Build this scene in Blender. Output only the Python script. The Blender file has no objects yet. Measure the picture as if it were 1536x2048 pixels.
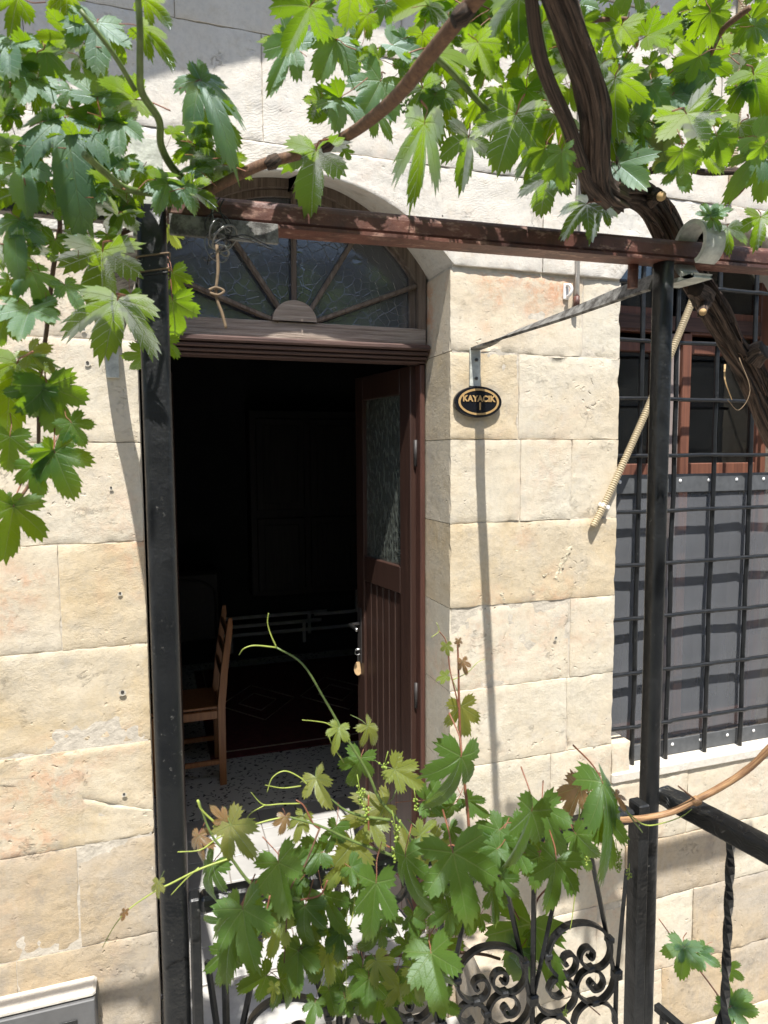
import bpy, math, random
import numpy as np
from mathutils import Vector, Matrix, noise
random.seed(7)
sc = bpy.context.scene
COL = sc.collection
# ---------------------------------------------------------------- camera
F = 1375.0; CX = 768.0; CY = 1024.0          # photo geometry (1536 x 2048)
def _n(v): return v/np.linalg.norm(v)
_up = -_n(np.array([102., -16476., -1375.]))
_X = np.array([4132., 141., -1375.]); _X = _n(_X-_up*_X.dot(_up)); _Y = np.cross(_up, _X)
R = np.array([_X, _Y, _up])                    # world = R @ camera
cam = bpy.data.cameras.new('camera'); camo = bpy.data.objects.new('camera', cam); COL.objects.link(camo)
camo.matrix_world = Matrix(R.tolist()).to_4x4()
cam.sensor_fit = 'VERTICAL'; cam.sensor_height = 36; cam.lens = F/2048*36
cam.clip_start = .05; cam.clip_end = 300
cam.dof.use_dof = True; cam.dof.focus_distance = 2.0; cam.dof.aperture_fstop = 7.0
sc.camera = camo
# ---------------------------------------------------------------- light
sunv = Vector((.085, .475, -1)).normalized()     # direction in which the light travels
sd = -sunv
elev = math.asin(sd.z); azim = math.atan2(sd.x, sd.y)
w = bpy.data.worlds.new('World'); sc.world = w; w.use_nodes = True
nt = w.node_tree; bg = nt.nodes['Background']
sky = nt.nodes.new('ShaderNodeTexSky'); sky.sky_type = 'NISHITA'; sky.sun_disc = False
sky.sun_elevation = elev; sky.sun_rotation = azim; sky.dust_density = 1.5
nt.links.new(sky.outputs[0], bg.inputs[0]); bg.inputs[1].default_value = .12
sl = bpy.data.lights.new('sun', 'SUN'); so = bpy.data.objects.new('sun', sl); COL.objects.link(so)
sl.energy = 5.0; sl.angle = math.radians(.55); sl.color = (1, .965, .91)
so.rotation_euler = sunv.to_track_quat('-Z', 'Y').to_euler()
sc.view_settings.view_transform = 'Standard'; sc.view_settings.look = 'None'
sc.view_settings.exposure = .76; sc.view_settings.gamma = 1
sc.cycles.max_bounces = 8; sc.cycles.transparent_max_bounces = 12

# ---------------------------------------------------------------- helpers
def ray(px, py): return R @ np.array([px-CX, -(py-CY), -F])
def W(px, py, y):
    r = ray(px, py); return Vector(r*(y/r[1]))
def Wd(px, py, d):
    return Vector(ray(px, py)/F*d)
def tag(o, label=None, cat=None, group=None, kind=None):
    if label: o['label'] = label
    if cat: o['category'] = cat
    if group: o['group'] = group
    if kind: o['kind'] = kind
    return o
def empty(name, loc=(0, 0, 0), parent=None):
    o = bpy.data.objects.new(name, None); COL.objects.link(o); o.location = loc; o.parent = parent
    o.empty_display_size = .05
    return o
class MB:
    def __init__(s): s.v = []; s.f = []; s.uv = []; s.mi = []; s.sm = []
    def add(s, vs, fs, uvs=None, mi=0, smooth=True):
        b = len(s.v); s.v += [tuple(v) for v in vs]
        for i, f in enumerate(fs):
            s.f.append([b+k for k in f]); s.mi.append(mi); s.sm.append(smooth)
            s.uv.append(uvs[i] if uvs else [(0, 0)]*len(f))
    def box(s, a, b, bev=.0, mi=0, rot=None):
        (x0, y0, z0), (x1, y1, z1) = a, b
        if bev <= 0:
            vs = [(x, y, z) for z in (z0, z1) for y in (y0, y1) for x in (x0, x1)]
            fs = [(0, 2, 3, 1), (4, 5, 7, 6), (0, 1, 5, 4), (2, 6, 7, 3), (0, 4, 6, 2), (1, 3, 7, 5)]
        else:
            e = min(bev, (x1-x0)*.45, (y1-y0)*.45, (z1-z0)*.45)
            vs = []; idx = {}
            for sx in (0, 1):
                for sy in (0, 1):
                    for sz in (0, 1):
                        p = [(x0, x1)[sx], (y0, y1)[sy], (z0, z1)[sz]]
                        q = [(x0+e, x1-e)[sx], (y0+e, y1-e)[sy], (z0+e, z1-e)[sz]]
                        for ax in range(3):
                            r = q[:]; r[ax] = p[ax]; idx[sx, sy, sz, ax] = len(vs); vs.append(tuple(r))
            fs = []
            for ax in range(3):
                o = [k for k in range(3) if k != ax]
                for s_ in (0, 1):
                    f = []
                    for c in ((0, 0), (1, 0), (1, 1), (0, 1)):
                        k = [0, 0, 0]; k[ax] = s_; k[o[0]] = c[0]; k[o[1]] = c[1]; f.append(idx[k[0], k[1], k[2], ax])
                    fs.append(f)
                for c in ((0, 0), (1, 0), (1, 1), (0, 1)):
                    f = []
                    for s_, a_ in ((0, o[0]), (1, o[0]), (1, o[1]), (0, o[1])):
                        k = [0, 0, 0]; k[ax] = s_; k[o[0]] = c[0]; k[o[1]] = c[1]; f.append(idx[k[0], k[1], k[2], a_])
                    fs.append(f)
            for c in [(a_, b_, c_) for a_ in (0, 1) for b_ in (0, 1) for c_ in (0, 1)]:
                fs.append([idx[c+(0,)], idx[c+(1,)], idx[c+(2,)]])
        if rot: vs = [rot @ Vector(v) for v in vs]
        s.add(vs, fs, mi=mi, smooth=False)
        return s
    def tube(s, path, rad, sides=8, caps=True, rough=0., ridge=0., flat=None, mi=0, uvs=8., squash=1.):
        P = [Vector(p) for p in path]; n = len(P)
        if not hasattr(rad, '__len__'): rad = [rad]*n
        T = [(P[min(i+1, n-1)]-P[max(i-1, 0)]).normalized() for i in range(n)]
        if flat is not None: u = Vector(flat)
        else:
            u = Vector((0, 0, 1)) if abs(T[0].z) < .9 else Vector((1, 0, 0))
        vs = []; L = 0; ls = []
        for i in range(n):
            if i: L += (P[i]-P[i-1]).length
            ls.append(L)
            if flat is not None: u = Vector(flat)
            u = (u - T[i]*u.dot(T[i])).normalized(); v_ = T[i].cross(u)
            for k in range(sides):
                a = 2*math.pi*(k+.5)/sides; r = rad[i]
                if rough: r *= 1+rough*noise.noise(P[i]*40+Vector((math.cos(a), math.sin(a), 0))*1.5)
                if ridge: r *= 1+ridge*noise.noise(Vector((math.cos(a)*3.5, math.sin(a)*3.5, L*5)))+ridge*.6*noise.noise(Vector((math.cos(a)*8, math.sin(a)*8, L*9)))
                vs.append(P[i]+u*(math.cos(a)*r)+v_*(math.sin(a)*r*squash))
        fs = []; uv = []
        for i in range(n-1):
            for k in range(sides):
                k2 = (k+1) % sides
                fs.append((i*sides+k, i*sides+k2, (i+1)*sides+k2, (i+1)*sides+k))
                a, b = k/sides, (k+1)/sides
                uv.append([(a, ls[i]*uvs), (b, ls[i]*uvs), (b, ls[i+1]*uvs), (a, ls[i+1]*uvs)])
        if caps:
            fs.append(tuple(range(sides-1, -1, -1))); uv.append([(0, 0)]*sides)
            fs.append(tuple((n-1)*sides+k for k in range(sides))); uv.append([(0, 0)]*sides)
        s.add(vs, fs, uv, mi=mi, smooth=sides > 4)
        return s
    def mesh(s, name, mats):
        me = bpy.data.meshes.new(name); me.from_pydata(s.v, [], s.f)
        for m in (mats if isinstance(mats, (list, tuple)) else [mats]): me.materials.append(m)
        ul = me.uv_layers.new(name='UVMap')
        ul.data.foreach_set('uv', np.array([c for f in s.uv for p in f for c in p], dtype=np.float32))
        me.polygons.foreach_set('material_index', s.mi)
        me.polygons.foreach_set('use_smooth', s.sm)
        me.update(); return me
    def build(s, name, mats, parent=None, **kw):
        o = bpy.data.objects.new(name, s.mesh(name, mats)); COL.objects.link(o); o.parent = parent
        return tag(o, **kw)
def smooth_path(pts, n=6):
    P = [Vector(p) for p in pts]; out = []
    if len(P) < 3: return [P[0].lerp(P[1], i/n) for i in range(n+1)]
    Q = [P[0]*2-P[1]]+P+[P[-1]*2-P[-2]]
    for i in range(1, len(Q)-2):
        a, b, c, d = Q[i-1:i+3]
        for k in range(n):
            t = k/n
            out.append(.5*((2*b)+(c-a)*t+(2*a-5*b+4*c-d)*t*t+(3*b-a-3*c+d)*t**3))
    out.append(P[-1]); return out
def lerpr(r0, r1, n): return [r0+(r1-r0)*i/(n-1) for i in range(n)]

# ---------------------------------------------------------------- materials
class NT:
    def __init__(s, name):
        s.m = bpy.data.materials.new(name); s.m.use_nodes = True; s.t = s.m.node_tree
        s.p = s.t.nodes['Principled BSDF']; s.o = s.t.nodes['Material Output']
    def n(s, t, **kw):
        nd = s.t.nodes.new('ShaderNode'+t)
        for k, v in kw.items():
            if k in ('op', 'operation'): nd.operation = v
            elif k == 'feature': nd.feature = v
            elif k == 'wave_type': nd.wave_type = v
            elif k == 'bands': nd.bands_direction = v
            elif k.startswith('i'):
                s.set(nd.inputs[int(k[1:])], v)
            else: s.set(nd.inputs[k.replace('_', ' ')], v)
        return nd
    def set(s, inp, v):
        if isinstance(v, bpy.types.NodeSocket): s.t.links.new(v, inp)
        else:
            if hasattr(v, '__len__') and len(v) == 3 and inp.type == 'RGBA': v = tuple(v)+(1,)
            inp.default_value = v
    def math(s, op, a, b=0., c=0.): return s.n('Math', op=op, i0=a, i1=b, i2=c).outputs[0]
    def mix(s, f, a, b, bt='MIX'):
        nd = s.t.nodes.new('ShaderNodeMix'); nd.data_type = 'RGBA'; nd.blend_type = bt
        s.set(nd.inputs[0], f); s.set(nd.inputs[6], a); s.set(nd.inputs[7], b); return nd.outputs[2]
    def ramp(s, f, stops):
        nd = s.t.nodes.new('ShaderNodeValToRGB'); e = nd.color_ramp.elements
        while len(e) < len(stops): e.new(.5)
        for i, (p, c) in enumerate(stops):
            e[i].position = p; e[i].color = (c, c, c, 1) if not hasattr(c, '__len__') else tuple(c)+(1,)
        s.set(nd.inputs[0], f); return nd.outputs[0]
    def noise(s, co, sc_, det=4., rough=.55, dist=0.):
        nd = s.n('TexNoise', Scale=sc_, Detail=det, Roughness=rough, Distortion=dist)
        if co: s.set(nd.inputs['Vector'], co)
        return nd.outputs[0]
    def obj(s): return s.n('TexCoord').outputs['Object']
    def mapping(s, co, scale=(1, 1, 1), loc=(0, 0, 0), rot=(0, 0, 0)):
        return s.n('Mapping', Vector=co, Location=loc, Rotation=rot, Scale=scale).outputs[0]
    def bump(s, h, dist=.003, st=1., normal=None):
        b = s.n('Bump', Height=h, Distance=dist, Strength=st)
        if normal: s.set(b.inputs['Normal'], normal)
        return b.outputs[0]
    def out(s, col=None, rough=None, normal=None, metal=None, spec=None, **kw):
        P = s.p.inputs
        if col is not None: s.set(P['Base Color'], col)
        if rough is not None: s.set(P['Roughness'], rough)
        if normal is not None: s.set(P['Normal'], normal)
        if metal is not None: s.set(P['Metallic'], metal)
        if spec is not None: s.set(P['Specular IOR Level'], spec)
        return s.m

def stone_mat(name, base, warm, grey, rusty=.0, rough_amt=1.0, tool=.5, pits=1.):
    t = NT(name); co0 = t.obj()                       # house space: stains run on from block to block
    rnd = t.n('ObjectInfo').outputs['Random']
    off = t.n('CombineXYZ', X=t.math('MULTIPLY', rnd, 37.), Y=0., Z=t.math('MULTIPLY', rnd, 91.)).outputs[0]
    v = co0; vb = t.n('VectorMath', op='ADD', i0=co0, i1=off).outputs[0]
    n1 = t.noise(v, 2.6, 7, .66, .8); n2 = t.noise(v, 9, 7, .7, .4); n3 = t.noise(v, 70, 4, .6)
    n4 = t.noise(t.mapping(v, (1, 1, .25)), 6, 7, .72, .8)
    c = t.mix(t.ramp(n1, [(.40, 0), (.66, 1)]), base, warm)
    c = t.mix(t.ramp(t.noise(vb, 1.2, 3), [(.4, 0), (.6, .45)]), c, warm)
    c = t.mix(t.ramp(n2, [(.5, 0), (.72, .7)]), c, grey)
    c = t.mix(t.ramp(n4, [(.52, 0), (.72, .6)]), c, tuple(min(1, x*1.13) for x in base))
    c = t.mix(t.ramp(t.noise(v, 28, 6, .75), [(.52, 0), (.72, .5)]), c, tuple(x*y for x, y in zip(base, (.80, .72, .58))))
    ru = t.math('MULTIPLY', t.ramp(t.noise(v, 1.9, 3, .6), [(.5, 0), (.62, 1)]), t.ramp(t.noise(v, 17, 7, .75, .5), [(.44, 0), (.6, 1)]))
    c = t.mix(t.math('MULTIPLY', ru, rusty), c, (.58, .30, .17))
    c = t.mix(t.ramp(n3, [(.3, .2), (.55, 0)]), c, tuple(x*.5 for x in base))
    nd = t.n('TexNoise', Vector=v, Scale=24., Detail=4.)
    wv = t.n('VectorMath', op='MULTIPLY_ADD', i0=nd.outputs[1], i1=(.07, .07, .07), i2=v).outputs[0]
    vo = t.n('TexVoronoi', Vector=wv, Scale=30.); v2 = t.n('TexVoronoi', Vector=wv, Scale=13.)
    mask = t.ramp(t.noise(v, 3.7, 5, .7), [(.50, 0), (.66, 1)])
    pit = t.math('MULTIPLY', t.ramp(vo.outputs['Distance'], [(.06, 1), (.22, 0)]), mask)
    mask2 = t.ramp(t.noise(t.mapping(v, loc=(3, 0, 5)), 6, 4, .7), [(.58, 0), (.68, 1)])
    pit = t.math('MAXIMUM', pit, t.math('MULTIPLY', t.ramp(v2.outputs['Distance'], [(.05, .9), (.15, 0)]), mask2))
    c = t.mix(t.math('MULTIPLY', pit, .2*pits), c, (.28, .22, .14))
    wave = t.n('TexWave', Vector=t.mapping(v, (1, 1, 1), rot=(0, .35, 0)), Scale=30., Distortion=18., Detail=5., bands='Z')
    wave.inputs['Detail Scale'].default_value = .8
    rm = t.ramp(t.noise(v, 3.0, 5, .65), [(.42, .10), (.64, 1)])
    h = t.math('MULTIPLY', t.noise(v, 34, 9, .78, .3), rm)
    fold = t.math('ABSOLUTE', t.math('SUBTRACT', t.noise(t.mapping(v, (1, 1, 1.6)), 7, 8, .75, 1.), .5))     # hair cracks and tooling scars
    h = t.math('SUBTRACT', h, t.math('MULTIPLY', t.ramp(fold, [(0, 1), (.018, 0)]), t.math('MULTIPLY', mask2, .35)))
    h = t.math('ADD', h, t.math('MULTIPLY', t.math('MULTIPLY', wave.outputs[1], t.ramp(t.noise(v, 4.1, 3), [(.45, .05), (.65, 1)])), .10*tool))
    h = t.math('ADD', h, t.math('MULTIPLY', t.noise(v, 240, 4, .65), .2))
    h = t.math('SUBTRACT', h, t.math('MULTIPLY', pit, .8*pits))
    b = t.bump(h, .0054*rough_amt, 1.)
    return t.out(c, .9, b, spec=.2)
M = {}
M['stone_pale'] = stone_mat('pale_limestone', (.62, .57, .465), (.60, .52, .39), (.52, .485, .42), .25, 1., .3)
M['stone_rust'] = stone_mat('rust_stained_limestone', (.62, .56, .45), (.59, .49, .35), (.51, .46, .38), 1.0, 1., .2)
M['stone_ochre'] = stone_mat('ochre_limestone', (.59, .52, .40), (.56, .44, .27), (.41, .375, .315), .5, 1.1, .3)
M['stone_grey'] = stone_mat('grey_limestone', (.44, .395, .33), (.50, .39, .25), (.24, .225, .205), .15, 1.2, .2)
M['stone_white'] = stone_mat('white_tooled_limestone', (.63, .60, .54), (.62, .57, .49), (.54, .515, .47), .12, .8, .9, .6)
def simple(name, col, rough=.6, var=.15, scale=20, bump=.001, metal=0, spec=None, stretch=(1, 1, 1), bs=60):
    t = NT(name); co = t.mapping(t.obj(), stretch)
    n = t.noise(co, scale, 5, .6)
    c = t.mix(t.ramp(n, [(.3, 0), (.7, 1)]), tuple(x*(1-var) for x in col), tuple(min(1, x*(1+var)) for x in col))
    return t.out(c, rough, t.bump(t.noise(co, bs, 4, .6), bump), metal, spec)
M['seam'] = simple('crumbly_yellow_mortar', (.58, .51, .37), .95, .2, 60, .006, bs=120)
M['mortar'] = simple('mortar', (.50, .45, .37), .95, .2, 30, .004)
def iron_mat():
    t = NT('black_painted_iron'); co = t.obj()
    sp = t.ramp(t.noise(co, 95, 5, .75), [(.62, 0), (.68, 1)])
    dust = t.ramp(t.noise(co, 9, 6, .7), [(.5, 0), (.9, .35)])
    c = t.mix(dust, (.010, .011, .012), (.045, .045, .043))
    c = t.mix(t.math('MULTIPLY', sp, t.ramp(t.noise(co, 6, 3), [(.5, 0), (.65, .8)])), c, (.25, .24, .22))
    h = t.math('ADD', t.noise(co, 25, 3), t.math('MULTIPLY', t.noise(co, 150, 3), .25))
    return t.out(c, t.ramp(t.noise(co, 14, 4), [(.3, .3), (.7, .5)]), t.bump(h, .003), spec=.5)
M['iron'] = iron_mat()
def rust_beam():
    t = NT('red_oxide_painted_steel'); co = t.obj()
    c = t.mix(t.ramp(t.noise(co, 14, 6, .7), [(.4, 0), (.65, 1)]), (.14, .055, .038), (.075, .03, .022))
    c = t.mix(t.ramp(t.noise(t.mapping(co, (1, 3, 3)), 22, 6, .75), [(.55, 0), (.63, .8)]), c, (.34, .20, .15))
    c = t.mix(t.ramp(t.noise(co, 7, 6, .7), [(.5, 0), (.7, .7)]), c, (.05, .03, .026))
    return t.out(c, .5, t.bump(t.noise(co, 60, 5, .7), .0012))
M['beam'] = rust_beam()
def grey_iron():
    t = NT('weathered_grey_iron'); co = t.obj()
    c = t.mix(t.ramp(t.noise(co, 30, 6, .75), [(.42, 0), (.58, 1)]), (.22, .215, .2), (.05, .045, .04))
    return t.out(c, .7, t.bump(t.noise(co, 90, 5, .7), .0015))
M['grey_iron'] = grey_iron()
M['hook'] = simple('pale_painted_iron', (.48, .49, .44), .55, .35, 35, .002)
def wood(name, c1, c2, axis=0, rough=.65, bump=.002, sc_=1.):
    t = NT(name); s = [22, 22, 22]; s[axis] = .9
    co = t.mapping(t.obj(), tuple(x*sc_ for x in s))
    g = t.noise(co, 3.2, 7, .7, .4)
    c = t.mix(t.ramp(g, [(.35, 0), (.65, 1)]), c1, c2)
    return t.out(c, rough, t.bump(t.math('ADD', g, t.math('MULTIPLY', t.noise(t.mapping(t.obj(), tuple(x*4*sc_ for x in s)), 3, 3), .4)), bump))
M['wood_weather_h'] = wood('weathered_timber_horizontal', (.46, .38, .31), (.17, .12, .09), 0, .85, .006)  # paler than the upright timber: its sunlit brightness put into the colour
M['wood_weather_v'] = wood('weathered_timber_upright', (.22, .17, .13), (.08, .055, .04), 2, .85, .005)
M['wood_dark'] = wood('dark_moulding_timber', (.12, .065, .05), (.045, .024, .02), 0, .7, .003)
M['door'] = wood('brown_painted_door_timber', (.055, .028, .020), (.034, .017, .013), 2, .45, .0008)
M['door_red'] = wood('red_brown_frame_timber', (.095, .038, .026), (.05, .022, .016), 2, .5, .0015)
M['win_wood'] = wood('brown_window_timber', (.21, .085, .05), (.11, .045, .03), 2, .5, .001)
M['win_grey'] = wood('grey_window_board', (.30, .25, .23), (.2, .16, .15), 2, .7, .001)
M['chair'] = wood('orange_varnished_timber', (.42, .18, .06), (.27, .10, .035), 2, .4, .0004)
def glass_mat(name, tint, rough, kind, refl=.12):
    t = NT(name); t.t.nodes.remove(t.p)
    co = t.obj()
    if kind == 'crackle':
        tint = tuple(x*1.05 for x in tint)
        nd = t.n('TexNoise', Vector=co, Scale=14.)
        wv = t.n('VectorMath', op='MULTIPLY_ADD', i0=nd.outputs[1], i1=(.012, .012, .012), i2=co).outputs[0]
        vo = t.n('TexVoronoi', feature='DISTANCE_TO_EDGE', Vector=wv, Scale=30.)
        line = t.ramp(vo.outputs[0], [(.0, .5), (.035, 0)]); h = line
        nrm = t.bump(t.math('ADD', h, t.math('MULTIPLY', t.noise(co, 40, 2), .2)), .0008)
        base = t.mix(t.math('MULTIPLY', line, t.ramp(t.noise(co, 5, 3), [(.42, 0), (.6, .9)])), tint, (.2, .22, .23))
    elif kind == 'pebble':
        vo = t.n('TexVoronoi', feature='SMOOTH_F1', Vector=t.mapping(co, (1, 1, .55)), Scale=75.)
        nrm = t.bump(vo.outputs[0], .004); base = t.mix(t.ramp(vo.outputs[0], [(.2, 0), (.6, 1)]), tint, tuple(x*2.4 for x in tint))
    else:
        nrm = t.bump(t.noise(co, 6, 2), .0006); base = tint
    dif = t.n('BsdfDiffuse', Color=base, Normal=nrm).outputs[0]
    tr = t.n('BsdfTransparent', Color=(.55, .58, .58)).outputs[0]
    a = t.n('MixShader', i0=.72 if kind != 'plain' else .25, i1=tr, i2=dif).outputs[0]
    gl = t.n('BsdfGlossy', Color=(.9, .9, .9), Roughness=rough, Normal=nrm).outputs[0]
    fr = t.n('Fresnel', IOR=1.5, Normal=nrm).outputs[0]
    fr = t.math('ADD', t.math('MULTIPLY', fr, 1.2), refl-.06)
    s = t.n('MixShader', i0=fr, i1=a, i2=gl).outputs[0]
    t.t.links.new(s, t.o.inputs[0]); return t.m
M['glass_crackle'] = glass_mat('crackle_pattern_glass', (.062, .07, .085), .12, 'crackle', .1)  # bluish sky reflection put into the base tint
M['glass_pebble'] = glass_mat('pebbled_glass', (.07, .078, .068), .2, 'pebble', .12)
M['glass_plain'] = glass_mat('window_glass', (.02, .022, .022), .03, 'plain', .1)

# ---------------------------------------------------------------- the setting
WY = 2.2; DY = 2.42; FLOOR = -1.907
DX0, DX1 = -.035, .978           # door opening
WX0, WX1 = 1.672, 2.62           # window opening
def arch(x0, x1, spring, apex):
    c = (x0+x1)/2; a = (x1-x0)/2; h = apex-spring; r = (a*a+h*h)/(2*h); zc = apex-r
    return lambda x: zc+math.sqrt(max(r*r-(x-c)**2, 0))
darch = arch(DX0, DX1, .651, .88); warch = arch(WX0, WX1, .66, .885)

g = MB(); g.box((-14, -14, -3.2), (14, 2.3, -2.9)).build('courtyard_ground', simple('pale_paving', (.36, .34, .30), .9, .2, 6, .004), kind='structure')
MB().box((-9, -4.3, -2.9), (9, -4, 2.6)).build('backdrop_wall', simple('shaded_plaster', (.22, .2, .17), .9, .25, 2, .004), kind='structure')  # unseen wall added behind the camera to darken reflections and sky fill
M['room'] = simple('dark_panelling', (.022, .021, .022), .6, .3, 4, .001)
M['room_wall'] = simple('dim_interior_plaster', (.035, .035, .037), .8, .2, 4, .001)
r = MB()
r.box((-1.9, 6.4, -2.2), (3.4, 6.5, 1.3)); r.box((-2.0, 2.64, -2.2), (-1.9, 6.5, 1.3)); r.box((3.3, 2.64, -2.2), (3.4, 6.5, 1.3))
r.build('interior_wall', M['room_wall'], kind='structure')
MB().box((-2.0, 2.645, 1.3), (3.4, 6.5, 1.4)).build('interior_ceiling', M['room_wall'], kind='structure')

def terrazzo():
    t = NT('black_and_white_terrazzo'); co = t.obj()
    nd = t.n('TexNoise', Vector=co, Scale=18., Detail=2.)
    wv = t.n('VectorMath', op='MULTIPLY_ADD', i0=nd.outputs[1], i1=(.09, .09, .0), i2=co).outputs[0]
    vo = t.n('TexVoronoi', Vector=t.mapping(wv, (1, 1.5, 0)), Scale=34.)
    m = t.ramp(vo.outputs['Distance'], [(.27, 1), (.33, 0)])
    c = t.mix(m, (.68, .67, .63), (.02, .02, .022))
    return t.out(c, .35, None)
fl = MB().box((-1.9, 3.6, FLOOR-.1), (3.3, 6.4, FLOOR+.004)); fl.build('room_floor', terrazzo(), kind='structure')
M['tile'] = simple('white_floor_tile', (.44, .43, .41), .35, .2, 3, .0004)
M['marble'] = simple('worn_white_marble', (.48, .465, .43), .55, .25, 8, .002)
ff = MB().box((-1.9, 2.42, FLOOR-.1), (3.3, 3.598, FLOOR-.008)).build('entrance_floor', simple('dark_grout', (.22, .2, .18), .95), kind='structure')
for i in range(9):
    for j in range(6):
        x0 = -.33+i*.2; y0 = 2.425+j*.195
        MB().box((x0+.0025, y0+.0025, FLOOR-.007), (x0+.1975, min(y0+.1925, 3.597), FLOOR+random.uniform(-.0005, .001)), .0015).build('tile', M['tile'], ff)

# ---------------------------------------------------------------- stone house
house = tag(empty('stone_house', (0, WY, -2.1)), 'old cream limestone house front with arched doorway and grilled window', 'house')
HO = Vector((0, WY, -2.1))
def hb(mb, name, mat, parent=None, **kw):     # parts of the house, in the house's own space
    mb.v = [tuple(Vector(v)-HO) for v in mb.v]
    return mb.build(name, mat, parent or house, **kw)
def splay(x, z):
    return .07*max(0, min(1, (z-.66)/.2)) if z < .9 else 0
def stone(x0, x1, z0, z1, mat, bot=None, step=.014, chip=1., depth=.24, recess=0., top=None):
    gsp = .0013
    x0 += gsp; x1 -= gsp; z1 -= gsp
    if bot is None: bf = lambda x: z0+gsp
    else: bf = lambda x: max(z0+gsp, bot(x))
    nx = max(3, int((x1-x0)/step)); nz = max(3, int((z1-z0)/step))
    sd_ = random.random()*50; tilt = random.uniform(-.004, .004); yo = random.uniform(-.0025, .002)+recess
    vs = []; idx = {}; nom = []
    tf = top if top else (lambda x: z1)
    for i in range(nx+1):
        for k in range(nz+1):
            u, v = i/nx, k/nz
            x = x0+(x1-x0)*u; b = bf(x); z1_ = tf(x); z = b+(z1_-b)*v; nom.append((x, z))
            e = min(i, nx-i, k, nz-k)
            q = Vector((x*9+sd_, 0, z*9))
            y = WY+yo+tilt*(v-.5)+.0035*noise.noise(q)+.0022*noise.noise(q*4)
            jn = Vector((x*28+sd_, 3, z*28))
            if e == 0:
                y += .0022+.0022*noise.noise(jn)
                ch = .5*max(0, noise.noise(Vector((x*13+sd_, 9, z*13)))-.12)*.022*chip
                j = .0015*noise.noise(jn*2)
                if i == 0: x += ch+j
                if i == nx: x -= ch+j
                if k == 0: z += ch*.6+j
                if k == nz: z -= ch*.6+j
            elif e == 1:
                y += .0003+.004*chip*max(0, noise.noise(Vector((x*13+sd_, 9, z*13)))-.05)
                s_ = .62
                if i == 1: x = x0+(x-x0)*(1-s_)
                if i == nx-1: x = x1-(x1-x)*(1-s_)
                if k == 1: z = b+(z-b)*(1-s_)
                if k == nz-1: z = z1_-(z1_-z)*(1-s_)
            idx[i, k] = len(vs); vs.append((x, y, z))
    fs = [(idx[i, k], idx[i+1, k], idx[i+1, k+1], idx[i, k+1]) for i in range(nx) for k in range(nz)]
    ring = [(i, 0) for i in range(nx)]+[(nx, k) for k in range(nz)]+[(i, nz) for i in range(nx, 0, -1)]+[(0, k) for k in range(nz, 0, -1)]
    m = MB(); m.add(vs, fs, smooth=True)
    back = {}
    ys = [.05, 1.]
    v2 = []; 
    for c in ring:
        p = vs[idx[c]]; v2.append(p); back[len(v2)-1] = nom[idx[c]]
    n = len(ring); allv = list(v2)
    for yy in ys:
        for q_, p in enumerate(v2): allv.append((back[q_][0], WY+depth*yy, back[q_][1]+(splay(back[q_][0], back[q_][1])*yy if bot else 0)))
    f2 = []
    for lv in range(len(ys)):
        for a in range(n):
            b = (a+1) % n; f2.append((lv*n+b, lv*n+a, (lv+1)*n+a, (lv+1)*n+b))
    f2.append(tuple(len(ys)*n+a for a in range(n)))
    m.add(allv, f2, smooth=False)
    return hb(m, 'stone', mat)
P_, O_, G_, Wh, Ru = M['stone_pale'], M['stone_ochre'], M['stone_grey'], M['stone_white'], M['stone_rust']
# left of the door
LC = [-2.15, -1.82, -1.512, -1.188, -.883, -.575, -.258, .041, .341, .64]
LX = [[-1.6, -.42, DX0], [-1.6, -.44, DX0], [-1.6, -.40, DX0], [-1.6, -.235, DX0], [-1.6, -.5, DX0], [-1.6, -.275, DX0], [-1.6, -.62, DX0], [-1.6, -.5, DX0], [-1.6, -.55, DX0]]
LX[2] = [-1.6, -.78, -.26, DX0]
LM = [(G_, G_, G_), (G_, G_), (G_, G_, G_), (O_, O_), (O_, O_), (Ru, O_), (O_, P_), (P_, P_), (P_, P_)]
for r_ in range(9):
    xs = LX[r_]
    for a in range(len(xs)-1):
        if r_ == 3 and a == 1: continue
        stone(xs[a], xs[a+1], LC[r_], LC[r_+1], LM[r_][min(a, len(LM[r_])-1)])
# the cracked block: two pieces that meet along a ragged line
ck0, ck1 = W(0, 1572, WY), W(290, 1618, WY)
def crack(x): return ck0.z+(ck1.z-ck0.z)*(x-ck0.x)/(ck1.x-ck0.x)+.006*noise.noise(Vector((x*16, 0, 3)))+.003*noise.noise(Vector((x*60, 0, 3)))
stone(-.66, DX0, LC[3], LC[4], O_, top=lambda x: crack(x)-.001); stone(-.66, DX0, LC[3], LC[4], O_, bot=lambda x: crack(x)+.001)
stone(-1.6, -.66, LC[3], LC[4], O_)
# pier between door and window
PC = [-2.15, -1.80, -1.46, -1.137, -.849, -.546, -.244, .051, .353, .632]
def X(px, py): return W(px, py, WY).x
PX = [[1.3], [1.15], [X(1100, 1600)], [X(1132, 1460)], [X(1140, 1280)], [], [X(1041, 950), X(1143, 950)], [X(1037, 800)], [X(1167, 620)]]
PM = [(G_, P_), (P_, P_), (P_, P_), (P_, P_), (P_, P_), (O_,), (P_, P_, P_), (O_, P_), (Ru, P_)]
for r_ in range(9):
    xs = [DX1]+PX[r_]+[WX0]
    if PC[r_+1] < -1.2: xs[-1] = [1.62, 1.75][r_ % 2]
    for a in range(len(xs)-1): stone(xs[a], xs[a+1], PC[r_], PC[r_+1], PM[r_][a], chip=1.3)
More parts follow.
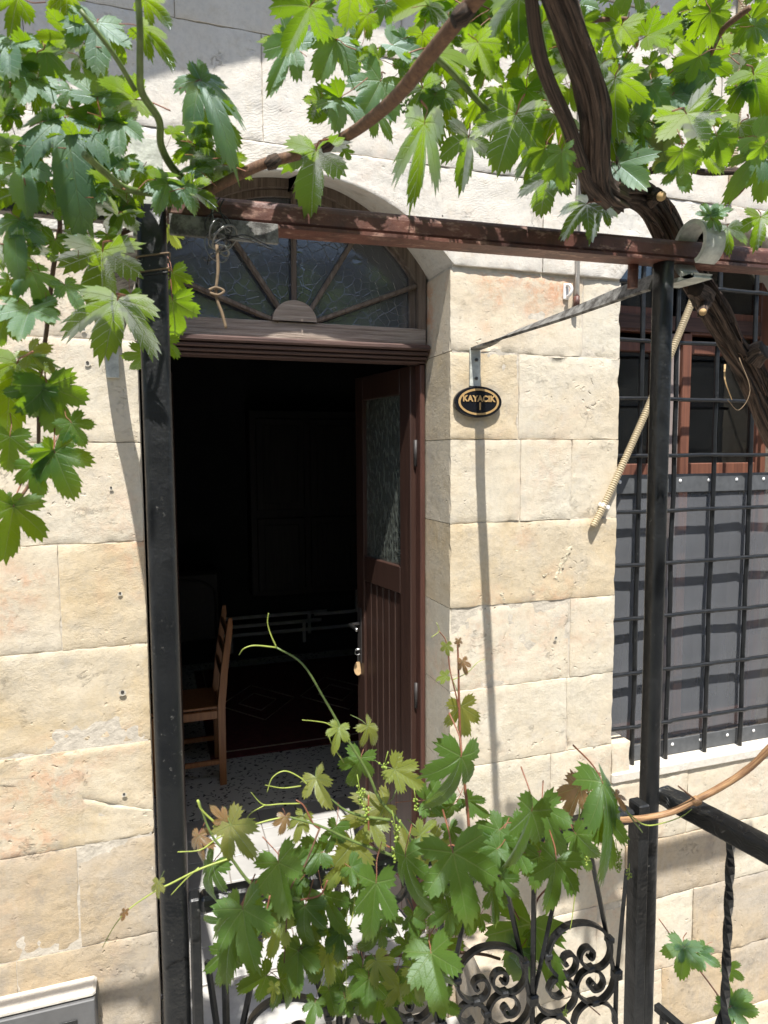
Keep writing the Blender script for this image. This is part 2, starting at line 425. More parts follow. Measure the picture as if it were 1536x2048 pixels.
# below the window
BC = [-2.15, -1.83, -1.575, -1.30]
for r_ in range(3):
    xs = [[1.62, 2.1, 2.75, 3.6], [1.75, 2.28, 2.9, 3.6], [1.62, 2.05, 2.62, 3.6]][r_]
    if r_ < 2: xs[0] = [1.62, 1.75][r_]
    for a in range(3): stone(xs[a], xs[a+1], BC[r_], BC[r_+1], [P_, G_, P_][(a+r_) % 3] if r_ < 2 else P_)
stone(1.672, 1.76, -1.30, -1.137-.001, P_)
for (za, zb, xs, ms) in ((-2.45, -2.15, (-1.6, -.5, .1, .7, 1.35, 1.95, 2.6, 3.6), (G_, G_, G_, P_, P_, G_, P_)), (-2.8, -2.45, (-1.6, -.2, .5, 1.1, 1.7, 2.3, 3.0, 3.6), (G_, P_, P_, G_, P_, P_, G_))):
    for k in range(7): stone(xs[k], xs[k+1], za, zb, ms[k])
# right of the window
for r_ in range(9): stone(WX1, 3.6, PC[r_]+.0 if PC[r_] > -1.2 else PC[r_], PC[r_+1], P_)
# upper courses, cut by the two arches
UC = [.64, .955, 1.27, 1.60, 1.95, 2.3]
UX = [[-1.6, -.5, .12, .47, .83, 1.33, 1.83, 2.14, 2.45, 3.6], [-1.6, -.3, .35, 1.02, 1.7, 2.4, 3.6], [-1.6, -.7, .1, .8, 1.45, 2.1, 3.6], [-1.6, -.2, .5, 1.3, 2.0, 3.6], [-1.6, -.6, .4, 1.2, 2.2, 3.6]]
def botf(x):
    z = -9
    if DX0 < x < DX1: z = darch(x)
    if WX0 < x < WX1: z = warch(x)
    return z
for r_ in range(5):
    xs = UX[r_]
    for a in range(len(xs)-1): stone(xs[a], xs[a+1], UC[r_], UC[r_+1], Wh, botf if r_ == 0 else None, chip=.4, recess=-.010)
# mortar core behind the stones
core = MB()
core.box((-4, WY+.0035, -2.9), (DX0-.008, 2.64, .66)); core.box((DX1+.008, WY+.0035, -2.9), (WX0-.008, 2.64, .66)); core.box((WX1+.008, WY+.0035, -2.9), (5, 2.64, .66))
core.box((WX0-.008, WY+.007, -2.9), (WX1+.008, 2.64, -1.31)); core.box((DX0-.008, WY+.02, -2.9), (DX1+.008, 2.42, FLOOR-.05))
nseg = 60
for (a, b, fn) in ((DX0-.008, DX1+.008, darch), (WX0-.008, WX1+.008, warch)):
    for i in range(nseg):
        xa, xb = a+(b-a)*i/nseg, a+(b-a)*(i+1)/nseg
        za, zb = fn(xa)+.008, fn(xb)+.008
        vs = [(xa, WY-.002, za), (xb, WY-.002, zb), (xb, WY-.002, 1.), (xa, WY-.002, 1.), (xa, 2.64, za+splay(xa, za)*1.9), (xb, 2.64, zb+splay(xb, zb)*1.9), (xb, 2.64, 1.2), (xa, 2.64, 1.2)]
        core.add(vs, [(0, 1, 2, 3), (4, 7, 6, 5), (0, 4, 5, 1)], smooth=False)
core.box((-4, WY-.002, .66), (DX0-.008, 2.64, 1.)); core.box((DX1+.008, WY-.002, .66), (WX0-.008, 2.64, 1.)); core.box((WX1+.008, WY-.002, .66), (5, 2.64, 1.))
core.box((-4, WY-.002, 1.0), (5, 2.64, 3.4))
hb(core, 'wall_core', M['mortar'])
# eave far above the frame, its scalloped edge shades the top of the wall
ev = MB(); n_ = 90
def edge_y(x): return WY-.44-.05*abs(math.sin((x-.62)*2.05))-.0*x
def eave_z(x): return 2.16+.235*(x-.2)
for i in range(n_):
    xa, xb = -3+7*i/n_, -3+7*(i+1)/n_
    vs = []
    for x in (xa, xb):
        z = eave_z(x)
        vs += [(x, edge_y(x), z), (x, WY, z), (x, WY, z+.12), (x, edge_y(x), z+.12)]
    ev.add(vs, [(0, 4, 5, 1), (3, 2, 6, 7), (0, 3, 7, 4)], smooth=False)
hb(ev, 'eave', M['mortar'])
# window sill and door threshold
sb = MB().box((WX0-.0, 2.188, -1.30), (3.3, 2.43, -1.258), .006); hb(sb, 'window_sill', M['stone_white'])
th = MB().box((DX0+.003, 2.17, FLOOR-.055), (DX1-.003, 2.419, FLOOR+.004), .01); hb(th, 'threshold', M['marble'])
step = MB().box((-.35, .85, -2.9), (1.06, 2.185, FLOOR-.16), .012).build('door_landing', M['marble'])
tag(step, 'broad worn white marble landing below the open door', 'landing')

# ---------------------------------------------------------------- door frame, fanlight
FX0, FX1 = DX0+.006, DX1-.004
LT = .337                                       # underside of transom
fr = MB()
fr.box((FX1-.020, DY-.0, FLOOR+.005), (FX1, DY+.07, LT-.002), .004); fr.box((FX0, DY, FLOOR+.005), (FX0+.045, DY+.07, LT-.002), .004)
hb(fr, 'door_frame', M['door_red'])
fan = empty('fanlight', Vector(((DX0+DX1)/2, DY, .4))-HO, house)
FO = Vector(((DX0+DX1)/2, DY, .4))
def fb(mb, name, mat): 
    mb.v = [tuple(Vector(v)-FO) for v in mb.v]; return mb.build(name, mat, fan)
# curved frame
cf = MB(); fa = arch(FX0, FX1, .652, .945)
def ring_strip(mb, f_out, x0, x1, zb, th_, y0, y1, n=48):
    outer = [(x0, zb)]+[(x0+(x1-x0)*i/n, f_out(x0+(x1-x0)*i/n)) for i in range(n+1)]+[(x1, zb)]
    c = (x0+x1)/2; k = ((x1-x0)/2-th_)/((x1-x0)/2)
    inner = []
    for (x, z) in outer: inner.append((c+(x-c)*k, zb if z == zb else z-th_*(.95+.0*x)))
    for i in range(len(outer)-1):
        (xa, za), (xb, zb_), (xc, zc), (xd, zd) = outer[i], outer[i+1], inner[i+1], inner[i]
        vs = [(xa, y0, za), (xb, y0, zb_), (xc, y0, zc), (xd, y0, zd), (xa, y1, za), (xb, y1, zb_), (xc, y1, zc), (xd, y1, zd)]
        mb.add(vs, [(0, 1, 2, 3), (7, 6, 5, 4), (3, 2, 6, 7), (0, 4, 5, 1)], smooth=False)
ring_strip(cf, fa, FX0, FX1, .40, .034, DY-.01, DY+.06)
fb(cf, 'arched_frame', M['wood_weather_v'])
cf2 = MB(); ring_strip(cf2, lambda x: fa(x)-.036, FX0+.036, FX1-.036, .40, .022, DY+.008, DY+.05); fb(cf2, 'inner_bead', M['wood_weather_v'])
# transom with moulded ledge
MBt = MB().box((FX0, DY-.012, .395), (FX1, DY+.06, .462), .004); fb(MBt, 'transom', M['wood_weather_h'])
led = MB()
led.box((FX0-.0, DY-.055, .378), (FX1+.0, DY+.0, .398), .005); led.box((FX0, DY-.04, .362), (FX1, DY+.0, .376), .004); led.box((FX0, DY-.026, .348), (FX1, DY+.06, .360), .004); led.box((FX0, DY-.012, LT), (FX1, DY+.06, .346), .003)
fb(led, 'transom_ledge', M['wood_dark'])
hub = W(590, 655, DY-.02); hx = hub.x; hz = .462
hm = MB(); n = 24; hr = .077
fv = [(hx+hr*math.cos(math.pi*i/n), DY-.024, hz+hr*math.sin(math.pi*i/n)*.92) for i in range(n+1)]
bv = [(v[0], DY+.02, v[2]) for v in fv]
hm.add(fv+bv, [tuple(range(n, -1, -1))]+[(i, i+1, n+2+i, n+1+i) for i in range(n)], smooth=False)
fb(hm, 'hub', M['wood_weather_h'])
spk = [((545, 640), (330, 548)), ((562, 622), (455, 462)), ((588, 615), (587, 350)), ((620, 622), (725, 452)), ((640, 640), (850, 566))]
for (a, b) in spk:
    A = W(a[0], a[1], DY); B = W(b[0], b[1], DY)
    d = (B-A).normalized(); A = A-d*.02
    # run to the frame
    t_ = 0
    while t_ < .9:
        p = A+d*t_
        if p.x < FX0+.04 or p.x > FX1-.04 or p.z > fa(min(max(p.x, FX0), FX1))-.045: break
        t_ += .004
    m_ = MB().tube([A, A+d*t_], .0115, 4, flat=(0, 1, 0)); fb(m_, 'glazing_bar', M['wood_weather_v'])
    m_ = MB().tube([A-Vector((0, .009, 0)), A+d*t_-Vector((0, .009, 0))], .0065, 4, flat=(0, 1, 0)); fb(m_, 'bar_bead', M['wood_weather_v'])
# panes between the bars
ends = []
for (a, b) in spk:
    A = W(a[0], a[1], DY); B = W(b[0], b[1], DY); ends.append(math.atan2(B.z-hz, B.x-hx))
angs = [math.pi]+ends+[0.]
for i in range(6):
    a0, a1 = angs[i], angs[i+1]
    vs = []; nn = 14
    for k in range(nn+1):
        a = a0+(a1-a0)*k/nn; 
        for s_ in (0, 1):
            t_ = hr*.8
            if s_:
                while True:
                    x, z = hx+math.cos(a)*t_, hz+math.sin(a)*t_
                    if x < FX0+.03 or x > FX1-.03 or z > fa(min(max(x, FX0), FX1))-.04: break
                    t_ += .004
            vs.append((hx+math.cos(a)*t_, DY+.022, hz+max(0, math.sin(a)*t_)-.004))
    m_ = MB(); m_.add(vs, [(2*k, 2*k+1, 2*k+3, 2*k+2) for k in range(nn)], smooth=False); fb(m_, 'pane', M['glass_crackle'])

# ---------------------------------------------------------------- doors
def make_door(hinge, ang, sgn):
    """leaf in local space: x from hinge (0) to free edge (w), y thickness, z up from 0"""
    d = empty('door', Vector(hinge)-HO, house); d.rotation_euler = (0, 0, ang)
    w_, H_ = .492, LT-FLOOR-.014
    t0, t1 = -.02, .02
    def b(name, mat, a, c, bev=.003, par=d): return MB().box(a, c, bev).build(name, mat, par)
    b('stile', M['door'], (0, t0, 0), (.085, t1, H_)); b('stile', M['door'], (w_-.075, t0, 0), (w_, t1, H_))
    b('rail', M['door'], (.0855, t0, H_-.10), (w_-.0755, t1, H_)); zr = H_-.78
    b('rail', M['door'], (.0855, t0, zr-.11), (w_-.0755, t1, zr)); b('rail', M['door'], (.0855, t0, 0), (w_-.0755, t1, .14))
    n = 6; x0 = .086; x1 = w_-.076
    for i in range(n):
        a = x0+(x1-x0)*i/n; c = x0+(x1-x0)*(i+1)/n
        b('plank', M['door'], (a+.001, t0+.008, .1405), (c-.001, t1-.008, zr-.1105), .005)
    b('glass_pane', M['glass_pebble'], (x0, -.003, zr+.0005), (x1, .003, H_-.1005), 0)
    for (a, c) in (((x0, -.014, zr+.001), (x0+.014, -.0035, H_-.101)), ((x1-.014, -.014, zr+.001), (x1, -.0035, H_-.101)), ((x0+.0145, -.014, zr+.001), (x1-.0145, -.0035, zr+.014)), ((x0+.0145, -.014, H_-.114), (x1-.0145, -.0035, H_-.101))):
        b('glazing_bead', M['door_red'], a, c)
    return d, w_, H_
doorR, dw, dh = make_door((FX1-.023, DY+.05, FLOOR+.012), math.pi-math.radians(81), 1)
# (local +x runs from hinge into the room; the face turned to the camera is local +y or -y)
doorL, _, _ = make_door((FX0+.047, DY+.05, FLOOR+.012), math.radians(84.5), -1)
M['metal_dark'] = simple('dark_cast_metal', (.04, .035, .033), .55, .3, 60, .001)
M['metal_bright'] = simple('worn_steel', (.55, .55, .54), .3, .15, 60, .0004, 1.)
lk = MB()
zl = 1.09
for s_ in (1, -1):
    y = .0215*s_
    lk2 = MB().box((dw-.052, min(y, y+.004*s_), zl-.13), (dw-.014, max(y, y+.004*s_), zl+.12), .001)
    lk2.build('lock_plate', M['metal_dark'], doorR)
    h = smooth_path([(dw-.033, y, zl+.05), (dw-.033, y+.045*s_, zl+.05), (dw-.05, y+.055*s_, zl+.05), (dw-.12, y+.055*s_, zl+.045)], 5)
    MB().tube(h, .008, 8).build('handle', M['metal_bright'], doorR)
for z_ in (.25, .95, 1.9):
    MB().tube([(-.006, .0, z_-.05), (-.006, .0, z_+.05)], .008, 8).build('hinge', M['metal_dark'], doorR)
# key ring with wooden tag
kt = empty('key_ring', doorR.matrix_basis @ Vector((0, 0, 0)))
bpy.context.view_layer.update()
mwd = doorR.matrix_world.copy()
kp = mwd @ Vector((dw-.030, .03, zl-.10))
# side of the leaf that faces the camera
cand = [mwd @ Vector((dw-.030, s_*.032, zl-.07)) for s_ in (1, -1)]
kp = min(cand, key=lambda p: p.x)
kt.location = kp; tag(kt, 'key ring with oval wooden tag hanging from the door lock', 'key ring')
MB().tube([(.014*math.cos(a), 0, .014*math.sin(a)-.01) for a in [k*math.pi/8 for k in range(17)]], .0015, 6, caps=False).build('ring', M['metal_bright'], kt)
MB().box((-.003, -.002, -.058), (.003, .002, -.024), .001).build('clip', M['metal_bright'], kt)
MB().tube([(0.022, 0, .0), (-.012, 0, .0)], .004, 6).build('key', M['metal_bright'], kt)
tg = MB(); n = 24
ov = [(.019*math.cos(2*math.pi*i/n), -.0025, -.088+.031*math.sin(2*math.pi*i/n)) for i in range(n)]
tg.add(ov+[(v[0], .0025, v[2]) for v in ov], [tuple(range(n)), tuple(range(2*n-1, n-1, -1))]+[(i, n+i, n+(i+1) % n, (i+1) % n) for i in range(n)], smooth=False)
tg.build('wooden_tag', simple('light_plywood', (.62, .42, .22), .6, .1, 40), kt)

# ---------------------------------------------------------------- the room
rug = empty('rug', (.6, 5.2, FLOOR+.004)); tag(rug, 'dark red patterned rug with pale diamond lines on the terrazzo floor', 'rug')
MB().box((-.32, -.92, 0), (1.6, .95, .012), .003).build('pile', simple('dark_red_wool', (.11, .022, .024), .95, .3, 30, .002), rug)
rl = simple('pale_wool', (.42, .34, .28), .95, .2, 50, .001)
for k in range(3):
    cx_ = .1+k*.62
    for s0 in (.26, .13):
        pts = [(cx_-s0*1.1, 0, .0135), (cx_, -s0*1.5, .0135), (cx_+s0*1.1, 0, .0135), (cx_, s0*1.5, .0135), (cx_-s0*1.1, 0, .0135)]
        MB().tube(pts, .008, 4, squash=.25, flat=(0, 0, 1)).build('woven_diamond', rl, rug)
MB().tube([(-.25, .88, .0135), (-.25, -.84, .0135), (1.53, -.84, .0135), (1.53, .88, .0135)], .006, 4, flat=(0, 0, 1)).build('woven_border', rl, rug)
# chair, seen from its side, back to the right
ch = empty('chair', (.16, 4.15, FLOOR+.004)); tag(ch, 'orange varnished wooden chair just inside the open door', 'chair')
def cb(name, a, c, bev=.004): return MB().box(a, c, bev).build(name, M['chair'], ch)
for yy in (-.19, .17):
    m_ = MB().tube([(.165, yy, 0), (.165, yy, .2), (.165, yy, .46), (.185, yy, .66), (.225, yy, .93), (.228, yy, .975)], [.027, .028, .03, .028, .022, .014], 4, flat=(0, 1, 0)); m_.build('leg', M['chair'], ch)
    m_ = MB().tube([(-.22, yy, 0), (-.22, yy, .44)], .024, 4, flat=(0, 1, 0)); m_.build('leg', M['chair'], ch)
    cb('seat_rail', (-.2, yy-.012, .395), (.145, yy+.012, .445)); cb('stretcher', (-.2, yy-.01, .12), (.145, yy+.01, .15))
cb('seat', (-.25, -.185, .447), (.148, .165, .465)); cb('back_rail', (.155, -.17, .395), (.175, .15, .445))
for zz in (.62, .74, .86):
    x_ = .177+(zz-.62)*.15; cb('back_slat', (x_-.008, -.17, zz), (x_+.008, .15, zz+.05))
# heating pipes
hp = empty('heating_pipes', (0, 6.3, FLOOR+.004)); tag(hp, 'white painted heating pipes low along the back wall', 'pipes')
M['pipe'] = simple('dull_white_paint', (.7, .7, .68), .5, .1, 5, .0003)
for zz, x1 in ((.42, 1.35), (.34, 1.3), (.26, 2.6)):
    MB().tube(smooth_path([(-1.5, 0, zz), (x1-.05, 0, zz), (x1, 0, zz), (x1, 0, zz-.05), (x1, 0, zz-.2)], 5) if x1 < 2 else [(-1.5, 0, zz), (x1, 0, zz)], .017, 8).build('pipe', M['pipe'], hp)
MB().tube(smooth_path([(1.4, 0, .4), (1.78, 0, .4), (1.82, 0, .42), (1.82, 0, .46), (1.82, 0, .7)], 5), .017, 8).build('pipe', M['pipe'], hp)
for x_ in (.5, .62, -.2): MB().tube([(x_, 0, .26), (x_, 0, .1)], .02, 8).build('valve', M['pipe'], hp)
# panelled cupboard on the back wall
cp = empty('cupboard', (1.15, 6.1, FLOOR+.9)); tag(cp, 'dark panelled wooden cupboard on the back wall of the room', 'cupboard')
dkw = wood('near_black_timber', (.04, .033, .03), (.018, .014, .013), 2, .5, .0006)
MB().box((-.35, 0, -.25), (.65, .28, 1.4), .004).build('carcass', dkw, cp)
for i in range(2):
    for (za, zb) in ((-.2, .45), (.52, 1.33)):
        MB().box((-.3+i*.48, -.025, za), (.13+i*.48, -.001, zb), .008).build('door_panel', dkw, cp)
        MB().box((-.24+i*.48, -.036, za+.06), (.07+i*.48, -.026, zb-.06), .01).build('raised_panel', dkw, cp)
st = empty('stove', (.15, 6.0, FLOOR+.004)); tag(st, 'black stove with arched front against the back wall', 'stove')
MB().box((-.25, -.2, .35), (.35, .2, .95), .03).build('body', M['metal_dark'], st)
arcp = [(-.2, -.21, .4)]+[(.05-.25*math.cos(math.pi*k/12), -.21, .75+.14*math.sin(math.pi*k/12)) for k in range(13)]+[(.3, -.21, .4)]
MB().tube(arcp, .012, 6).build('arched_rim', M['metal_dark'], st)
for s_ in (-.2, .3): MB().tube([(s_, -.12, 0), (s_, -.12, .36)], .018, 6).build('leg', M['metal_dark'], st)
# ---------------------------------------------------------------- window
wd = empty('window', Vector(((WX0+WX1)/2, 2.44, -1.25))-HO, house); WO = Vector(((WX0+WX1)/2, 2.44, -1.25))
def wb(mb, name, mat): 
    mb.v = [tuple(Vector(v)-WO) for v in mb.v]; return mb.build(name, mat, wd)
y0, y1 = 2.40, 2.46
wc = (WX0+WX1)/2-.05
wb(MB().box((WX0+.004, y0, -1.25), (WX0+.06, y1, .86), .004), 'frame_post', M['win_wood']); wb(MB().box((WX1-.06, y0, -1.25), (WX1-.004, y1, .86), .004), 'frame_post', M['win_wood'])
for (a, b, m_, yy) in ((wc-.075, wc-.03, 'win_wood', y0-.012), (wc+.035, wc+.08, 'win_wood', y0-.012), (wc-.0295, wc+.0345, 'win_grey', y0+.004)):
    wb(MB().box((a, yy, -1.24), (b, y1, .50), .003), 'mullion_board', M[m_])
for (za, zb, mm) in ((.50, .60, 'win_wood'), (.42, .46, 'win_wood'), (-.10, -.045, 'win_wood'), (-1.25, -1.17, 'win_wood')):
    for (a, b) in ((WX0+.061, wc-.076), (wc+.081, WX1-.061)):
        wb(MB().box((a, y0+.004, za), (b, y1-.005, zb), .003), 'rail', M[mm])
wb(MB().box((WX0+.061, y0-.002, .51), (WX1-.061, y0+.003, .57), .001), 'head_board', M['wood_dark'])
for (a, b) in ((WX0+.06, wc-.03), (wc+.035, WX1-.06)):
    for (za, zb) in ((-1.18, -.075), (-.07, .43), (.55, .84)):
        wb(MB().box((a, y0+.03, za), (b, y0+.034, zb), 0), 'pane', M['glass_plain'])
# insect screen with battens and white rivets
scr = NT('grey_insect_screen'); scr.t.nodes.remove(scr.p)
df = scr.n('BsdfDiffuse', Color=(.155, .162, .175)).outputs[0]; tr = scr.n('BsdfTransparent', Color=(1, 1, 1)).outputs[0]
nz = scr.ramp(scr.noise(scr.mapping(scr.obj(), (1, 1, .2)), 9, 4), [(.3, .58), (.7, .72)])
scr.t.links.new(scr.n('MixShader', i0=nz, i1=tr, i2=df).outputs[0], scr.o.inputs[0])
sv = MB(); nx_, nz_ = 30, 30; vs = []
SZ0, SZ1 = -1.25, -.095
for i in range(nx_+1):
    for k in range(nz_+1):
        x = WX0+.004+(WX1-WX0-.008)*i/nx_; z = SZ0+(SZ1-SZ0)*k/nz_
        vs.append((x, 2.268+.004*noise.noise(Vector((x*5, 0, z*4))), z))
sv.add(vs, [(i*(nz_+1)+k, (i+1)*(nz_+1)+k, (i+1)*(nz_+1)+k+1, i*(nz_+1)+k+1) for i in range(nx_) for k in range(nz_)])
screen = empty('insect_screen', (2.1, 2.285, -1.25)); tag(screen, 'grey insect screen behind the lower half of the window grille', 'screen')
def sb_(mb, name, mat): 
    mb.v = [tuple(Vector(v)-Vector((2.1, 2.285, -1.25))) for v in mb.v]; return mb.build(name, mat, screen)
sb_(sv, 'mesh_sheet', scr.m)
bat = simple('dark_grey_batten', (.085, .09, .095), .6, .2, 30, .0005)
for (za, zb) in ((-1.256, -1.19), (-.16, -.085)):
    sb_(MB().box((WX0+.003, 2.2575, za), (WX1-.003, 2.2625, zb), .002), 'batten', bat)
    for k in range(7):
        x = WX0+.055+k*.145; zc = (za+zb)/2+.01
        ring = [(x+.0075*math.cos(a), 2.2565, zc+.0075*math.sin(a)) for a in [j*math.pi/6 for j in range(12)]]
        cap = [(x+.004*math.cos(a), 2.2535, zc+.004*math.sin(a)) for a in [j*math.pi/6 for j in range(12)]]
        m_ = MB(); m_.add(ring+cap, [(j, (j+1) % 12, 12+(j+1) % 12, 12+j) for j in range(12)]+[tuple(range(12, 24))]); sb_(m_, 'rivet', simple('white_plastic', (.8, .8, .8), .4, .02) if k == 0 and za < -1 else bpy.data.materials['white_plastic'])
# grille
gr = empty('window_grille', (2.1, 2.235, -1.25)); tag(gr, 'black iron grille of crossed bars over the window', 'grille')
GO = Vector((2.1, 2.235, -1.25))
def gb(mb, name, mat=None, par=None):
    mb.v = [tuple(Vector(v)-GO) for v in mb.v]; return mb.build(name, mat or M['iron'], par or gr)
gz = [.433+.215, .433, .213, -.006, -.224, -.434, -.648, -.870, -1.09]
gz = [z-.004 for z in gz]
gx = [1.80, 1.965, 2.165, 2.355, 2.545]
def wob(a, s_): return .004*noise.noise(Vector((a*4, s_*7, 0)))
for j, z in enumerate(gz):
    pts = []
    n = 48
    for i in range(n+1):
        x = WX0-.01+(WX1-WX0+.02)*i/n
        dmin = min(abs(x-g_) for g_ in gx)
        pts.append((x, 2.225+(-.006 if dmin < .014 else .0)+wob(x, j+5), z+wob(x, j)))
    gb(MB().tube(pts, .0082, 8, rough=.08), 'bar')
for j, x in enumerate(gx):
    top = warch(x)+.02
    pts = [(x+wob(z_, j+20)*1.5, 2.237, z_) for z_ in [-1.272+(top+1.272)*i/40 for i in range(41)]]
    gb(MB().tube(pts, .0096, 8, rough=.1), 'bar')

# ---------------------------------------------------------------- iron frame: posts, beam, arms
pg = empty('pergola_frame', (.5, 1.21, -2.1)); tag(pg, 'iron vine frame of two black posts under a rusty red beam', 'pergola')
PO = Vector((.5, 1.21, -2.1))
def pb(mb, name, mat, par=None):
    mb.v = [tuple(Vector(v)-PO) for v in mb.v]; return mb.build(name, mat, par or pg)
def post(x0, x1, y0, y1, z0, z1):
    m = MB(); r_ = .012; n = 5; sec = []
    for (cx_, cy_, a0) in ((x1-r_, y1-r_, 0), (x0+r_, y1-r_, 90), (x0+r_, y0+r_, 180), (x1-r_, y0+r_, 270)):
        for k in range(n+1):
            a = math.radians(a0+90*k/n); sec.append((cx_+r_*math.cos(a), cy_+r_*math.sin(a)))
    N = len(sec); Z = [z0+(z1-z0)*i/40 for i in range(41)]; vs = []
    for z in Z:
        for (x, y) in sec: vs.append((x+.0008*noise.noise(Vector((x*30, z*5, 1))), y+.0008*noise.noise(Vector((y*30, z*5, 4))), z))
    fs = [(i*N+k, i*N+(k+1) % N, (i+1)*N+(k+1) % N, (i+1)*N+k) for i in range(40) for k in range(N)]+[tuple(40*N+k for k in range(N))]
    m.add(vs, fs); return m
pb(post(-.014, .032, 1.185, 1.232, -2.1, .398), 'post', M['iron'])
pb(post(1.001, 1.034, 1.185, 1.225, -2.1, .392), 'post', M['iron'])
# beam: rectangular tube with a thin flange
bz0, bz1 = .3845, .4235
def slope(x): return .016*(x-.05)
bm_ = MB(); prof = [(1.190, bz0), (1.187, bz0+.005)]+[(1.187+.014-.014*math.cos(q*.3927), bz1-.014+.014*math.sin(q*.3927)) for q in range(5)]+[(1.234-.014+.014*math.sin(q*.3927), bz1-.014+.014*math.cos(q*.3927)) for q in range(5)]+[(1.234, bz0)]
n = 60; vs = []
for i in range(n+1):
    x = .034+2.2*i/n
    for (y, z) in prof: vs.append((x, y+.0006*noise.noise(Vector((x*9, y*50, 0))), z+slope(x)+.0006*noise.noise(Vector((x*9, 0, z*50)))))
np_ = len(prof)
bm_.add(vs, [(i*np_+k, i*np_+(k+1) % np_, (i+1)*np_+(k+1) % np_, (i+1)*np_+k) for i in range(n) for k in range(np_)]+[tuple(range(np_))], smooth=False)
pb(bm_, 'beam', M['beam'])
fl_ = MB(); n = 40; vs = []
for i in range(n+1):
    x = .05+2.15*i/n; z = bz0+slope(x)
    for (dy, dz) in ((1.184, -.007), (1.184, -.0008), (1.236, -.0008), (1.236, -.007)): vs.append((x, dy, z+dz))
fl_.add(vs, [(i*4+k, i*4+(k+1) % 4, (i+1)*4+(k+1) % 4, (i+1)*4+k) for i in range(n) for k in range(4)], smooth=False)
pb(fl_, 'flange', M['beam'])
pb(MB().box((.036, 1.176, .352), (.21, 1.184, .384), .001), 'splice_plate', M['grey_iron'])
pb(MB().box((-.9, 1.20, .372), (-.018, 1.225, .398), .003), 'side_bar', M['iron'])
# rusty stub plate above the left post
s0 = W(318, 400, 1.25)
pb(MB().box((-.02, 1.236, .36), (.030, 1.243, .52), .001), 'stub_plate', M['hook'])
# bracket arms from the wall
def arm(xw, xp, zw, zp, twist, wdt=.018, th_=.004):
    pts = [(xw, WY-.006, zw), (xw+.0, WY-.12, zw+.002), (xw+(xp-xw)*.3, 1.95, zw+.003), (xw+(xp-xw)*.65, 1.6, (zw+zp)/2), (xp, 1.32, zp), (xp, 1.24, zp)]
    P = smooth_path(pts, 8); n = len(P); vs = []
    for i, p in enumerate(P):
        a = math.radians(twist[0]+(twist[1]-twist[0])*min(1, max(0, (i/n-.15)/.6)))
        u = Vector((math.cos(a), 0, math.sin(a))); v_ = Vector((-math.sin(a), 0, math.cos(a)))
        for (s_, q) in ((1, 1), (-1, 1), (-1, -1), (1, -1)): vs.append(p+u*(wdt*s_)+v_*(th_*q))
    m = MB(); m.add(vs, [(i*4+k, i*4+(k+1) % 4, (i+1)*4+(k+1) % 4, (i+1)*4+k) for i in range(n-1) for k in range(4)]+[(0, 1, 2, 3), ((n-1)*4+3, (n-1)*4+2, (n-1)*4+1, (n-1)*4)], smooth=False)
    return m
wallx = W(948, 700, WY).x
pb(arm(wallx+.0, 1.02, .362, .362, (0, 65)), 'bracket_arm', M['grey_iron'])
pb(MB().box((wallx-.019, WY-.010, .235), (wallx+.021, WY-.002, .365), .001), 'wall_plate', M['hook'])
for zz in (.262, .325): pb(MB().tube([(wallx+.004, WY-.014, zz), (wallx+.004, WY-.009, zz)], .006, 6), 'bolt', M['metal_dark'])
lw = W(228, 700, WY)
pb(arm(lw.x-.005, -.035, .33, .345, (8, 22), .026), 'bracket_arm', M['grey_iron'])
pb(MB().box((lw.x-.024, WY-.012, .23), (lw.x+.012, WY-.002, .338), .001), 'wall_plate', M['hook'])
# volute around the beam at the right post
vx = 1.075; vol = []
for k in range(40):
    t_ = k/39; a = math.radians(-100+350*t_); rr = .056-.024*t_
    vol.append((vx, 1.165+rr*math.cos(a)*1.0, .42+rr*math.sin(a)*1.1))
vol = [(vx, 1.25, .362), (vx, 1.20, .36)]+vol
m_ = MB(); P = [Vector(p) for p in vol]; vs = []
for i, p in enumerate(P):
    T = (P[min(i+1, len(P)-1)]-P[max(i-1, 0)]).normalized(); nn = T.cross(Vector((1, 0, 0))).normalized()
    wv_ = .024
    for (s_, q) in ((1, 1), (-1, 1), (-1, -1), (1, -1)): vs.append(p+Vector((wv_*s_, 0, 0))+nn*(.0045*q))
m_.add(vs, [(i*4+k, i*4+(k+1) % 4, (i+1)*4+(k+1) % 4, (i+1)*4+k) for i in range(len(P)-1) for k in range(4)]+[(0, 1, 2, 3), ((len(P)-1)*4+3, (len(P)-1)*4+2, (len(P)-1)*4+1, (len(P)-1)*4)], smooth=False)
pb(m_, 'volute', M['hook'])
pb(MB().tube([(.965, 1.235, .345), (.965, 1.235, .41)], .011, 8, rough=.3), 'stub_rod', M['beam'])
# wires tied round the frame
wm = simple('grey_wire', (.2, .2, .19), .35, .2, 30, .0002, .7); wmb = simple('dark_wire', (.015, .015, .015), .5, .2)
tw = empty('tie_wire', W(440, 480, 1.16)); TO = Vector(tw.location); tag(tw, 'tangled bundle of wire and string tied to the beam above the door', 'wire')
rs = random.Random(3)
for k in range(13):
    c = W(438+rs.uniform(-8, 12), 478+rs.uniform(-25, 30), 1.165)-TO; r1 = rs.uniform(.008, .024); ph = rs.uniform(0, 6)
    ax = Vector((rs.uniform(-1, 1), rs.uniform(-1, 1), rs.uniform(-1, 1))).normalized(); u = ax.orthogonal().normalized(); v_ = ax.cross(u)
    pts = [c+u*(r1*math.cos(a+ph)*(1+.1*rs.random()))+v_*(r1*math.sin(a+ph)) for a in [q*.5 for q in range(rs.randint(9, 15))]]
    MB().tube(smooth_path(pts, 3), rs.choice([.0012, .0018, .0009]), 5).build('wire_loop', rs.choice([wm, wmb, wm]), tw)
